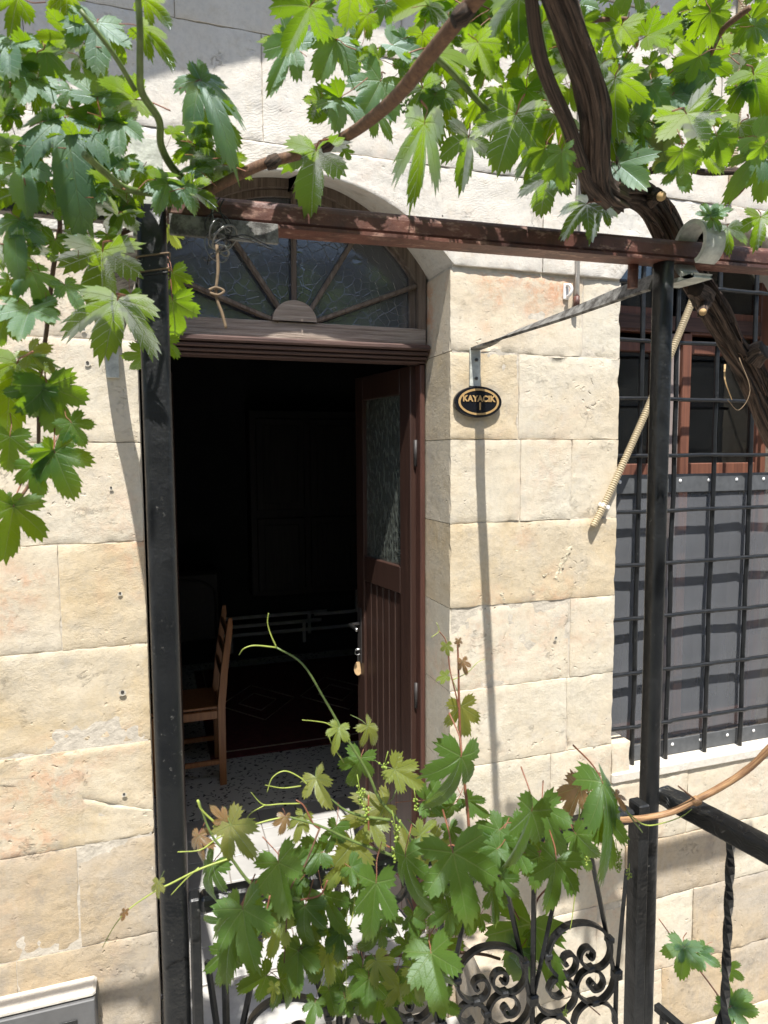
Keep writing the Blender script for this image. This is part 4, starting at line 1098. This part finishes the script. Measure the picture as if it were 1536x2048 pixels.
def leaf(par, px, py, tx, ty, kind='F', real=.085, d=None, tilt=None, roll=None, var=None, dmin=.6, dmax=1.7, mesh=None, ymax=1.12, wid=1.):
    k_ = {'F': .86, 'D': .88}.get(kind[0], 1.); tx, ty = px+(tx-px)*k_, py+(ty-py)*k_
    L = math.hypot(tx-px, ty-py)
    if d is None: d = real*rl_.uniform(.92, 1.08)*F/max(L, 8)
    d = min(max(d, dmin), dmax)
    P = Wd(px, py, d)
    if P.y > ymax: d *= ymax/P.y; P = Wd(px, py, d)
    v = (-P).normalized()
    t0 = (camR*((tx-px)/F*d)+camU*(-(ty-py)/F*d))
    up = Vector((0, 0, 1)); k = kind[0]
    if tilt is None: tilt = {'F': rl_.uniform(.25, 1.1), 'B': -rl_.uniform(1.0, 1.9), 'D': rl_.uniform(-.5, .25), 'Y': rl_.uniform(-.6, .6), 'Z': rl_.uniform(-.4, .5), 'G': rl_.uniform(-.4, .5)}[k]
    if roll is None: roll = rl_.uniform(-.45, .45)
    n = (v+up*tilt+camR*roll).normalized()
    c = -(t0.dot(n))/max(.25, v.dot(n)); t = t0+v*c
    if t.length > 1.7*t0.length: t = t*(1.7*t0.length/t.length)
    Lr = t.length; t.normalize()
    if tilt < -.6: n = -n                     # upper side faces the sky, we see the underside
    n = (n-t*n.dot(t)).normalized(); s_ = t.cross(n).normalized()
    Lr = min(Lr, 1.35*t0.length)
    Mx = Matrix((s_*Lr*wid, t*Lr, n*Lr)).transposed().to_4x4(); Mx.translation = P
    mk = mesh or {'F': 'F', 'B': 'D', 'D': 'D', 'Y': 'Y', 'Z': 'Z', 'G': 'G'}[k]
    ms = LM_[mk]; me = ms[(rl_.randrange(len(ms)) if var is None else var) % len(ms)]
    o = bpy.data.objects.new('leaf', me); COL.objects.link(o)
    o.parent = par; o.matrix_world = Mx; o.matrix_parent_inverse = Matrix.Translation(par.location).inverted()
    o.matrix_basis = Mx
    NLEAF[0] += 1
    return P, t0
def stem(par, pts, r0, r1, mat, name='cane', sides=8, sub=6, **kw):
    """pts: (px, py, y-plane)"""
    P = smooth_path([W(*p)-par.location for p in pts], sub)
    return MB().tube(P, lerpr(r0, r1, len(P)), sides, **kw).build(name, mat, par)
def stemd(par, pts, r0, r1, mat, name='cane', sides=6, sub=6, **kw):
    """pts: (px, py, depth)"""
    P = smooth_path([Wd(*p)-par.location for p in pts], sub)
    return MB().tube(P, lerpr(r0, r1, len(P)), sides, **kw).build(name, mat, par)
# trunk and limbs
tp = [(1600, 940, 1.34), (1545, 845, 1.33), (1500, 745, 1.32), (1465, 690, 1.31), (1415, 600, 1.29), (1362, 520, 1.275), (1320, 430, 1.25), (1280, 385, 1.2), (1225, 375, 1.16)]
P = smooth_path([W(*p)-vine.location for p in tp], 14)
MB().tube(P, [.0255+.005*noise.noise(p*9) for p in P], 64, ridge=.55, uvs=4).build('trunk', bark_m, vine)
tp = [(1235, 400, 1.14), (1200, 375, 1.1), (1190, 310, 1.02), (1188, 235, .95), (1172, 150, .88), (1140, 60, .82), (1100, -40, .76)]
P = smooth_path([W(*p)-vine.location for p in tp], 14)
MB().tube(P, [r_*(1+.1*noise.noise(p*9)) for p, r_ in zip(P, lerpr(.027, .017, len(P)))], 48, ridge=.42, uvs=4).build('limb', bark_m, vine)
P = smooth_path([W(*p)-vine.location for p in [(1215, 405, 1.11), (1178, 365, 1.06), (1160, 320, 1.0), (1135, 250, .93), (1098, 165, .87), (1075, 90, .82), (1060, -30, .77)]], 10)
MB().tube(P, lerpr(.0125, .008, len(P)), 16, ridge=.2, uvs=5).build('limb', bark_m, vine)
# burls and stubs
for (p, q, r0) in (((1215, 385, 1.14), (1180, 400, 1.12), .028), ((1300, 400, 1.2), (1320, 393, 1.14), .016), ((1220, 350, 1.14), (1262, 322, 1.12), .012), ((1410, 600, 1.27), (1392, 578, 1.22), .022), ((1500, 720, 1.3), (1528, 700, 1.27), .028), ((1410, 610, 1.26), (1404, 628, 1.21), .012), ((1170, 320, 1.1), (1215, 330, 1.13), .012)):
    a = W(*p)-vine.location; b = W(*q)-vine.location
    MB().tube(smooth_path([a, a.lerp(b, .5)+Vector((0, 0, .004)), b], 5), lerpr(r0, r0*.72, 11), 20, ridge=.35).build('stub', bark_m, vine)
cut = simple('cut_wood', (.5, .33, .16), .8, .2, 60, .001)
for (px_, py_, y_, r_) in ((1405, 624, 1.205, .0075), (1322, 393, 1.135, .009)):
    c = W(px_, py_, y_)-vine.location; MB().tube([c, c+Vector((-.002, -.004, -.001))], r_, 12).build('cut_face', cut, vine)
for k in range(110):                                # loose bark strips
    i = rl_.random(); base = tp
    pts_ = [(1600, 940, 1.34), (1500, 745, 1.32), (1440, 650, 1.30), (1362, 520, 1.275), (1300, 400, 1.2), (1230, 385, 1.15), (1190, 310, 1.12), (1188, 235, 1.08), (1172, 150, 1.04)]
    a = rl_.randrange(len(pts_)-1); p0, p1 = pts_[a], pts_[a+1]
    A = W(*p0).lerp(W(*p1), i); dirn = (W(*p1)-W(*p0)).normalized()
    off = (camR*rl_.uniform(-1, 1)+camB*rl_.uniform(.2, 1)).normalized()*.027
    o1 = rl_.uniform(.02, .07)
    pts2 = [A+off-vine.location, A+off*1.15+dirn*o1*.5-vine.location, A+off*rl_.uniform(1.3, 1.7)+dirn*o1+Vector((0, 0, -.008))-vine.location]
    MB().tube(smooth_path(pts2, 4), lerpr(.0022, .0007, 9), 4, squash=.35).build('bark_strip', cane_m if k % 3 else bark_m, vine)
stem(vine, [(1478, 715, 1.27), (1500, 780, 1.25), (1478, 820, 1.25), (1455, 800, 1.25)], .0012, .0006, brn, 'bark_strip', 5)
stem(vine, [(1450, 730, 1.27), (1450, 760, 1.25), (1464, 800, 1.25)], .003, .001, cut, 'bark_strip', 4)
# canes
stemd(vine, [(975, -30, .72), (925, 30, .76), (860, 110, .82), (800, 185, .90), (745, 235, 1.0), (700, 268, 1.08), (655, 290, 1.1), (600, 308, 1.1), (520, 330, 1.08), (440, 370, 1.08), (385, 398, 1.08)], .0098, .0072, cane_m, 'cane', 12, ridge=.15)
stemd(vine, [(385, 398, 1.18), (300, 440, 1.15), (210, 482, 1.12), (160, 525, 1.08)], .006, .004, cane_m, 'cane', 10, ridge=.1)
for (px_, py_, d_) in ((655, 290, 1.09), (925, 32, .75), (545, 325, 1.08)):
    c = Wd(px_, py_, d_)-vine.location; MB().tube([c-camR*.010-camU*.006, c, c+camR*.010+camU*.008], [.0075, .012, .008], 12, ridge=.3).build('knot', bark_m, vine)
stemd(vine, [(975, 228, 1.2), (1020, 245, 1.22), (1070, 275, 1.24), (1115, 303, 1.25), (1165, 318, 1.25)], .004, .0065, cane_m, 'cane', 8, ridge=.15)
stemd(vine, [(860, 105, 1.1), (900, 140, 1.12), (945, 190, 1.15), (985, 232, 1.18)], .006, .005, stalk_g, 'shoot', 8)
stemd(vine, [(1300, 342, 1.5), (1360, 335, 1.5), (1410, 345, 1.5), (1475, 343, 1.5), (1560, 350, 1.5)], .008, .007, bark_m, 'cane', 12, ridge=.3)
stemd(vine, [(1455, 405, 1.5), (1490, 370, 1.45), (1520, 300, 1.4), (1560, 240, 1.35)], .005, .005, cane_m, 'cane', 8)
stemd(vine, [(1165, 42, 1.15), (1250, 38, 1.2), (1340, 50, 1.25)], .004, .003, cane_m, 'cane', 8)
stemd(vine, [(1420, 110, 1.3), (1445, 60, 1.2), (1500, 15, 1.15)], .005, .005, cane_m, 'cane', 8)
stemd(vine, [(275, -20, .85), (280, 60, .87), (280, 130, .9), (284, 185, .93), (318, 240, .98), (322, 290, 1.02), (345, 335, 1.06), (385, 375, 1.1)], .0042, .0062, stalk_g, 'shoot', 8)
stemd(vine, [(160, 20, .85), (225, 105, .88), (270, 180, .93)], .003, .0035, stalk_g, 'shoot', 8)
stemd(vine, [(170, 310, .85), (210, 345, .92), (255, 378, 1.0), (340, 392, 1.1)], .005, .005, stalk_g, 'shoot', 8)
stemd(vine, [(105, 380, 1.1), (120, 450, 1.1), (106, 540, 1.08), (98, 620, 1.07), (88, 700, 1.05), (78, 780, 1.05), (76, 905, 1.04), (60, 965, 1.03), (28, 1012, 1.02)], .0042, .0022, cane_m, 'cane', 8, rough=.1)
stem(vine2, [(1560, 1475, 1.02), (1500, 1535, 1.06), (1440, 1575, 1.09), (1390, 1601, 1.11), (1340, 1625, 1.13), (1280, 1637, 1.14), (1150, 1648, 1.12), (1030, 1680, 1.1), (930, 1720, 1.08)], .0075, .0055, cane_l, 'cane', 12, uvs=6, rough=.12)
c = W(1392, 1602, 1.11)-vine2.location; MB().tube([c-camR*.01, c, c+camR*.01], [.0075, .0115, .008], 10, ridge=.3).build('knot', cane_l, vine2)
stem(vine2, [(1392, 1600, 1.108), (1360, 1575, 1.10), (1357, 1572, 1.10)], .002, .0015, cane_m, 'tendril', 6)
# leaves overhead --------------------------------------------------------------
TOP = """F 130 235 158 392 .1;F 90 100 112 215;F 22 82 2 165;B 135 -12 128 62;F 195 45 190 140;B 270 199 170 212;B 285 58 350 108;B 290 0 342 34;F 402 160 372 120;F 402 160 470 160
F 402 162 488 285 .1 .55;F 412 222 482 292;B 418 265 390 220;B 445 330 372 345;B 392 315 425 352;B 345 268 366 248;F 335 368 312 430;F 362 372 388 422;D 256 410 266 462;F 45 330 42 420;F 92 365 62 432
F 70 275 68 325;B 10 230 -25 180;B 20 290 -5 240;F 195 195 188 100;D 232 75 255 130;B 75 160 70 205;F 240 245 232 320;D 225 240 260 300;F 140 180 118 215;B 455 318 500 350
F 582 88 531 206 .1 .5;B 577 88 518 72;F 673 81 634 164;B 670 78 596 72;B 757 118 712 112;F 629 8 584 62;F 771 8 745 62;F 683 200 672 272;D 680 196 604 248;F 761 162 716 252
F 751 223 796 270;B 632 301 616 402;D 690 298 702 326;B 849 247 830 393 .1 .45;B 846 176 870 256;B 937 274 921 368;D 954 200 910 304 .09 .35;B 859 14 905 36;D 988 78 981 164;F 808 78 768 112
B 735 30 700 70;F 700 40 672 78;D 720 100 700 160;F 800 130 832 148;B 640 200 625 240;B 805 140 850 120;D 895 70 902 140;B 930 95 980 70;D 870 190 850 250
F 1345 190 1308 266;F 1355 211 1414 282;F 1372 199 1406 124;F 1281 248 1272 320;F 1355 207 1443 211;B 1173 408 1124 447;B 1190 412 1182 472;B 1206 414 1220 443;B 1099 352 1078 422;B 1070 306 1052 368
B 1032 228 994 336;F 1424 432 1446 464;F 1420 432 1398 402;F 1430 428 1475 415;B 1455 455 1456 498;F 1521 306 1466 362;F 1529 331 1521 416;B 1480 248 1434 324;B 1521 435 1512 490;D 1476 170 1534 137
D 1476 174 1530 220;F 1355 340 1378 386;D 1290 335 1270 330;D 983 75 978 176;B 1030 70 1045 25;B 1110 40 1130 92;B 1230 45 1256 86;D 1078 141 1132 168;B 1082 182 1087 258;F 1160 10 1180 50
B 1000 190 985 260;D 1120 130 1090 170;B 1200 60 1240 90;B 1240 130 1262 190;F 1225 120 1250 165;B 1300 130 1340 110;D 1330 60 1300 110;F 1300 20 1275 70;B 1390 130 1350 150;F 1430 150 1470 130
D 1440 60 1500 75;D 1500 30 1536 70;B 1380 20 1420 30;F 1420 10 1460 40;B 1480 110 1520 150;D 1400 200 1440 260;F 1330 270 1360 330;F 1350 320 1300 350;B 1260 200 1290 260;B 1240 240 1225 300
B 1210 190 1245 225;D 1060 210 1020 260;B 1110 230 1140 290;B 1050 280 1000 330;B 1130 330 1100 380;F 1110 350 1140 385;D 1200 120 1230 170;B 1330 90 1290 60;Z 1268 58 1276 92;Y 1290 160 1330 150
D 950 20 935 90;B 1010 20 1050 60;D 920 120 900 170;B 960 120 1010 150;B 890 180 900 240;D 1140 180 1165 240;B 1150 100 1110 70;D 1160 60 1180 20"""
for ln in TOP.replace('\n', ';').split(';'):
    q = ln.split(); leaf(vine, *[float(a) for a in q[1:5]], kind=q[0], real=float(q[5]) if len(q) > 5 else rl_.uniform(.082, .10), wid=float(q[6]) if len(q) > 6 else rl_.uniform(.75, 1.05))
HANG = """F 62 542 102 614;B 205 502 200 606;F 60 617 30 698;D 92 610 100 660;B 34 726 -4 822;D 95 771 124 892;D 143 846 178 902;D 65 932 84 1002;D 110 905 146 1003;D 27 1013 6 1132;D 20 873 14 954
F 30 440 20 520;D 20 560 5 600;B 60 455 90 470;B 235 600 204 700;D 262 590 270 640;F 150 480 130 430;D 110 480 90 540;F 60 510 25 480;D 10 640 -15 700;F 130 570 168 620;B 60 300 85 340;F 110 420 150 400
B 200 400 240 440;D 215 470 235 520;D 20 1000 60 1010;Y 60 705 100 735;D 70 775 40 850;D 105 900 60 960;F 40 440 80 500;F 160 340 190 300;B 130 350 170 330"""
for ln in HANG.replace('\n', ';').split(';'):
    q = ln.split(); leaf(vine, *[float(a) for a in q[1:5]], kind=q[0], real=rl_.uniform(.08, .095), dmax=1.35)
for (a, b, c_, d_, k) in ((345, 600, 354, 692, 'D'), (345, 545, 366, 612, 'D'), (338, 458, 362, 500, 'Y'), (330, 680, 318, 740, 'D'), (286, 705, 272, 762, 'D')):
    leaf(vine, a, b, c_, d_, kind=k, d=1.42, ymax=1.35)
# random fill inside the dense parts of the canopy
def fill(par, n, poly, kinds, size=(55, 95), dr=(.75, 1.35), down=.8):
    k = 0
    while k < n:
        x = rl_.uniform(min(p[0] for p in poly), max(p[0] for p in poly)); y = rl_.uniform(min(p[1] for p in poly), max(p[1] for p in poly))
        ins_ = False; j = len(poly)-1
        for i in range(len(poly)):
            if (poly[i][1] > y) != (poly[j][1] > y) and x < (poly[j][0]-poly[i][0])*(y-poly[i][1])/(poly[j][1]-poly[i][1])+poly[i][0]: ins_ = not ins_
            j = i
        if not ins_: continue
        a = math.radians(rl_.gauss(90, 55)); s_ = rl_.uniform(*size)
        leaf(par, x, y, x+s_*math.cos(a), y+s_*math.sin(a), kind=rl_.choice(kinds), d=rl_.uniform(*dr)); k += 1
fill(vine, 22, [(-20, -20), (110, -20), (230, 60), (250, 280), (180, 420), (60, 600), (-20, 640)], 'FBBDDB', (50, 85), (1.05, 1.25))
fill(vine, 12, [(190, 300), (330, 260), (430, 300), (480, 340), (380, 385), (230, 450), (170, 420)], 'BBDBF', (45, 80), (1.0, 1.3))
fill(vine, 30, [(560, -40), (1200, -40), (1180, 210), (1120, 330), (1040, 300), (960, 180), (800, 120), (640, 60)], 'BBBDDF', (55, 100), (.95, 1.45))
fill(vine, 36, [(1180, -40), (1580, -40), (1580, 300), (1480, 290), (1400, 330), (1220, 340), (1200, 200)], 'BBDDFFB', (50, 95), (1.0, 1.5))
fill(vine, 14, [(1180, 150), (1300, 150), (1330, 320), (1240, 330)], 'YBBY', (30, 55), (1.3, 1.6))
# leaves above the frame of the picture, shading the frame and gate from overhead
over = MB()
def raw_leaf(P, yaw, L, kind='D', lean=.35):
    n = Vector((rl_.uniform(-lean, lean), rl_.uniform(-lean, lean)-.15, 1)).normalized()
    t = Vector((math.cos(yaw), math.sin(yaw), -.3)); t = (t-n*t.dot(n)).normalized(); s_ = t.cross(n)
    me = rl_.choice(LM_[kind]); q = P-vine.location
    vs = [q+s_*(v.co.x*L)+t*(v.co.y*L)+n*(v.co.z*L) for v in me.vertices]
    ul = me.uv_layers[0].data
    over.add(vs, [tuple(p.vertices) for p in me.polygons], [[tuple(ul[k_].uv) for k_ in p.loop_indices] for p in me.polygons])
def visible(p):
    c = R.T @ np.array(p)
    return c[2] < -.05 and -60 < CX+F*c[0]/-c[2] < 1600 and -90 < CY-F*c[1]/-c[2] < 2100
k = 0
while k < 165:
    p = Vector((rl_.uniform(-.45, 1.5), rl_.uniform(-.35, 1.02), rl_.uniform(.72, 1.12)))
    if visible(p): continue
    raw_leaf(p, rl_.uniform(0, 6.28), rl_.uniform(.075, .1)); k += 1
over.build('foliage', LMAT['D'], vine, kind='stuff')
# leaves at the gate -----------------------------------------------------------
GATE = """Y 677 1457 670 1500 .05;Y 735 1452 765 1492 .05;D 722 1515 700 1592;Y 632 1556 648 1610 .06;Z 449 1642 425 1614 .035;Y 462 1650 508 1718 .06;Z 398 1670 393 1722 .05;Y 606 1632 588 1680 .045;Z 570 1634 568 1668 .03
D 425 1728 384 1822;Y 705 1687 708 1777 .08;D 672 1652 652 1722;D 811 1713 824 1838 .1;D 557 1725 572 1838;D 577 1735 630 1816;D 642 1705 570 1722;D 478 1818 424 1955 .11;D 486 1818 500 1955 .1;D 648 1790 692 1880
D 610 1812 594 1908;D 602 1898 575 1990;D 597 1902 592 2000;D 532 1952 468 1986;Y 655 1905 662 1970 .075;D 752 1765 738 1905 .1 .6;D 777 1832 792 1892;D 826 1828 832 1892;D 726 1938 748 2014;D 724 1936 700 2000;D 815 1888 775 1914
D 719 1990 672 2042;D 690 1997 705 2045;D 630 2005 615 2060;D 858 1905 882 1990;D 800 1965 830 2010;Y 548 1972 545 2004 .03;D 922 1513 897 1655 .12;Y 922 1412 932 1482 .07;Y 893 1290 896 1314 .03;Z 925 1322 932 1350 .035;Z 917 1280 918 1296 .02
Y 893 1352 868 1360 .03;D 906 1705 944 1868 .12;D 983 1780 998 1860;D 950 1715 1020 1766;D 1063 1622 1028 1752 .1 .75;D 1087 1615 1122 1722 .1;D 1112 1722 1100 1836 .095;D 1160 1695 1186 1748;Z 1160 1574 1130 1642 .07;Z 1180 1556 1212 1572 .04
Z 1232 1590 1252 1618 .045;D 1205 1566 1262 1750 .12 .42;D 1208 1626 1230 1756 .09 .5;D 900 1655 918 1702;D 862 1906 886 2034;D 790 1950 770 2030;D 850 1600 930 1590;D 905 1610 850 1650;D 935 1600 985 1640;Y 830 1730 790 1650 .075;Y 770 1610 700 1650 .075
Y 740 1640 770 1700 .075;D 1010 1700 975 1750;D 1000 1680 1045 1640;D 880 1780 850 1840;Y 690 1720 650 1780 .075;Y 860 1690 900 1760 .075;Y 840 1670 870 1640 .05;Y 790 1540 850 1575 .06;Y 560 1850 540 1920 .075;D 660 1860 700 1930;D 830 1880 860 1930;D 540 1800 590 1790
D 450 1900 440 1990;D 600 1760 560 1800;D 700 1800 680 1850;D 930 1820 900 1880;D 450 1840 400 1850;D 1040 1650 985 1690;D 1080 1700 1040 1760;D 510 1880 460 1900;D 760 1860 720 1920;D 560 1960 610 2020;D 760 2000 800 2060;Y 318 1765 314 1800 .03;Z 250 1822 245 1842 .02"""
for ln in GATE.replace('\n', ';').split(';'):
    q = ln.split(); rl = float(q[5]) if len(q) > 5 else rl_.uniform(.078, .092)
    a = [float(x) for x in q[1:5]]
    L = math.hypot(a[2]-a[0], a[3]-a[1]); dg = 1.12/(ray(a[0], a[1])[1]/F)     # axis depth of the gate plane
    d = rl*F/L if len(q) <= 5 or L > 45 else dg*rl_.uniform(.86, .98)
    leaf(vine2, *a, kind=q[0], mesh='G' if q[0] == 'D' else None, d=min(max(d, dg*.78), dg*.985), tilt=rl_.uniform(-.4, .55), roll=rl_.uniform(-.75, .75), wid=float(q[6]) if len(q) > 6 else rl_.uniform(.68, 1.0), dmax=3, ymax=1.16)
fill(vine2, 17, [(400, 1740), (1000, 1690), (1000, 1800), (900, 1900), (880, 2040), (620, 2060), (560, 1900), (420, 1900)], 'GGGY', (45, 72), (1.17, 1.26))
fill(vine2, 7, [(960, 1650), (1180, 1640), (1170, 1740), (1040, 1780), (960, 1740)], 'G', (48, 75), (1.2, 1.3))
for ln in "D 1062 1848 1030 1998 1.42;D 1040 1900 1010 1960 1.42;D 880 1880 905 1960 1.42;D 905 1835 940 1800 1.42;Y 985 1760 1000 1790 1.42;D 840 1925 820 1990 1.42;D 1062 1860 1085 1900 1.42;D 960 1830 930 1870 1.42".split(';'):
    q = ln.split(); leaf(vine2, *[float(x) for x in q[1:5]], kind='D', mesh='G', d=float(q[5])*1.07, ymax=1.4)
for ln in "D 1368 1894 1362 1968;D 1365 1896 1392 1940;D 1397 1906 1440 1932;D 1410 1895 1392 1926;D 1456 1936 1492 1960;D 1462 2014 1500 2060;D 1462 2014 1526 2024;D 1462 2012 1505 1965;D 1458 2015 1420 2020".split(';'):
    q = ln.split(); leaf(vine3, *[float(x) for x in q[1:5]], kind='D', mesh='F', d=1.75, ymax=1.6, tilt=rl_.uniform(.1, .6))
# shoots and tendrils at the gate
def sh(pts, r0, r1, mat, name='shoot', par=vine2, y=1.09, sides=6): return stem(par, [(a, b, y) for a, b in pts], r0, r1, mat, name, sides, 5)
sh([(850, 1720), (800, 1645), (760, 1600), (735, 1545), (690, 1470), (650, 1400), (605, 1328), (553, 1295)], .0034, .0014, stalk_g)
sh([(553, 1295), (510, 1291), (488, 1297), (478, 1310)], .0013, .0006, stalk_y, 'tendril')
sh([(553, 1295), (541, 1268), (535, 1245), (537, 1226)], .0013, .0005, stalk_y, 'tendril')
sh([(690, 1480), (660, 1450), (635, 1443), (604, 1440)], .0012, .0005, stalk_y, 'tendril')
sh([(688, 1525), (665, 1490), (655, 1465)], .0014, .0009, stalk_y, 'tendril')
sh([(915, 1282), (917, 1340), (918, 1400), (922, 1500), (935, 1620), (940, 1700)], .0016, .003, stalk_r)
sh([(878, 1262), (893, 1285), (900, 1340), (912, 1390), (918, 1420)], .001, .0015, stalk_r)
sh([(905, 1360), (935, 1345), (955, 1325), (970, 1318)], .0009, .0004, stalk_y, 'tendril')
sh([(873, 1245), (878, 1262), (862, 1275)], .0006, .0006, stalk_y, 'tendril')
sh([(397, 1600), (412, 1645), (430, 1680), (462, 1716), (500, 1765), (545, 1785), (600, 1800)], .0014, .0034, stalk_g)
sh([(462, 1716), (400, 1738), (340, 1768), (318, 1778), (262, 1815), (230, 1850), (205, 1895)], .0018, .0006, stalk_y)
sh([(398, 1735), (370, 1760), (342, 1790)], .0012, .0006, stalk_y, 'tendril')
sh([(395, 1600), (405, 1622), (440, 1650), (480, 1655), (540, 1640), (570, 1634)], .002, .0012, stalk_y)
sh([(355, 1704), (400, 1700), (430, 1680), (462, 1662)], .0008, .0014, stalk_y, 'tendril')
sh([(572, 1632), (640, 1652), (700, 1680), (760, 1702), (830, 1730), (900, 1770)], .0016, .0036, stalk_g)
sh([(534, 1585), (545, 1555), (570, 1542), (600, 1555), (615, 1570)], .0008, .0012, stalk_y, 'tendril')
sh([(600, 1607), (560, 1608), (530, 1610), (515, 1600), (502, 1584)], .0012, .0006, stalk_y, 'tendril')
sh([(530, 1610), (500, 1628), (486, 1652)], .0009, .0006, stalk_y, 'tendril')
sh([(530, 1570), (565, 1576), (602, 1572)], .0006, .0012, stalk_y, 'tendril')
sh([(655, 1592), (690, 1620), (730, 1633), (780, 1640)], .0014, .003, stalk_g)
sh([(592, 1600), (608, 1612), (625, 1645), (637, 1656)], .001, .002, stalk_r)
sh([(640, 1655), (610, 1730), (580, 1780), (572, 1860), (567, 1950)], .0016, .001, cane_m, 'tendril')
sh([(710, 1790), (700, 1850), (660, 1930), (635, 1985)], .0012, .0006, stalk_y, 'tendril')
sh([(694, 1800), (693, 1900), (692, 1990)], .001, .0006, stalk_y, 'tendril')
sh([(1165, 1560), (1158, 1640), (1155, 1740), (1145, 1830), (1140, 1860)], .0016, .0007, stalk_y, 'tendril')
sh([(1255, 1625), (1290, 1650), (1330, 1645), (1365, 1632), (1384, 1618)], .0016, .0007, stalk_y, 'tendril', y=1.06)
sh([(1195, 1555), (1225, 1580), (1262, 1635), (1285, 1665)], .0024, .0014, stalk_g, y=1.06)
sh([(1160, 1640), (1175, 1590), (1190, 1560), (1203, 1560)], .002, .0016, stalk_g, y=1.06)
sh([(1000, 1768), (1040, 1842), (1065, 1880), (1085, 1918), (1130, 1970), (1200, 2030)], .0022, .0014, stalk_r, y=1.28)
sh([(620, 1918), (780, 1912), (880, 1905), (960, 1908), (1000, 1918)], .0035, .0032, cane_m, 'cane', y=1.28)
sh([(1318, 1838), (1345, 1875), (1375, 1912), (1410, 1955), (1450, 2010)], .0014, .0024, stalk_r, par=vine3, y=1.42)
for (a, b, c_) in (((478, 1818), (505, 1795), (545, 1783)), ((557, 1722), (540, 1750), (545, 1785)), ((811, 1713), (790, 1700), (770, 1690)), ((924, 1708), (905, 1690), (880, 1700)), ((1063, 1622), (1040, 1640), (1030, 1680)), ((1112, 1722), (1108, 1680), (1100, 1650)), ((540, 1790), (530, 1830), (520, 1812)), ((655, 1760), (640, 1790), (600, 1800)), ((737, 1590), (737, 1640), (738, 1680))):
    sh([a, b, c_], .0014, .0016, stalk_r, 'stalk')
# spirals
sp_ = [(858+14*math.exp(-k*.05)*math.cos(k*.7)+k*1.8, 1880+10*math.sin(k*.7)+k*1.2) for k in range(26)]
sh(sp_, .0013, .0009, stalk_r, 'tendril', y=1.3)
# unripe grapes
ico = bmesh_v = None
import bmesh
def berries(par, pts, rb_, mat, name='grape_cluster'):
    bm = bmesh.new(); bmesh.ops.create_icosphere(bm, subdivisions=1, radius=1)
    V = [v.co.copy() for v in bm.verts]; Fc = [[v.index for v in f.verts] for f in bm.faces]; bm.free()
    m = MB()
    for p in pts:
        q = p-par.location; r_ = rb_*rl_.uniform(.8, 1.15); m.add([q+v*r_ for v in V], Fc)
    c = sum(pts, Vector())/len(pts); top = max(pts, key=lambda p: p.z)
    m.tube([top-par.location+Vector((0, 0, .02)), c-par.location], rb_*.35, 5)
    for p in pts[::2]: m.tube([p-par.location, p.lerp(c, .7)-par.location], rb_*.22, 4)
    return m.build(name, mat, par)
gr_g = simple('unripe_green_grapes', (.10, .16, .045), .4, .2, 90, .0002); gr_y = simple('vine_flower_buds', (.24, .32, .05), .5, .2, 90, .0002)
def cl(par, px_, py_, d_, w_, h_, n, rb_, mat):
    pts = []
    for k in range(n):
        v = rl_.random(); a = rl_.uniform(0, 6.28); rr_ = w_*(1-.75*v)*math.sqrt(rl_.random())
        pts.append(Wd(px_, py_, d_)+camR*(rr_*math.cos(a))+camB*(rr_*math.sin(a))-Vector((0, 0, h_*v)))
    berries(par, pts, rb_, mat)
cl(vine, 1383, 25, 1.25, .024, .062, 110, .0032, gr_g)
cl(vine, 845, 165, 1.25, .03, .05, 34, .0032, gr_g); cl(vine, 812, 190, 1.25, .022, .03, 24, .003, gr_g); cl(vine, 868, 175, 1.3, .012, .04, 20, .003, gr_g)
cl(vine, 1175, 255, 1.4, .015, .04, 26, .003, gr_g); cl(vine, 1260, 170, 1.5, .02, .03, 24, .003, gr_g)
for (a, b, h_, n) in ((722, 1572, .035, 26), (733, 1612, .03, 22), (793, 1640, .05, 30), (832, 1598, .02, 14), (790, 1690, .03, 18), (1238, 1700, .045, 40), (1258, 1740, .02, 18), (768, 1525, .012, 12), (455, 1832, .012, 12), (1175, 1700, .03, 20), (1130, 2020, .012, 12)):
    dg = 1.1/(ray(a, b)[1]/F)
    cl(vine2, a, b, dg*.96, .009, h_, n, .0022, gr_y)
print('leaves', NLEAF[0])
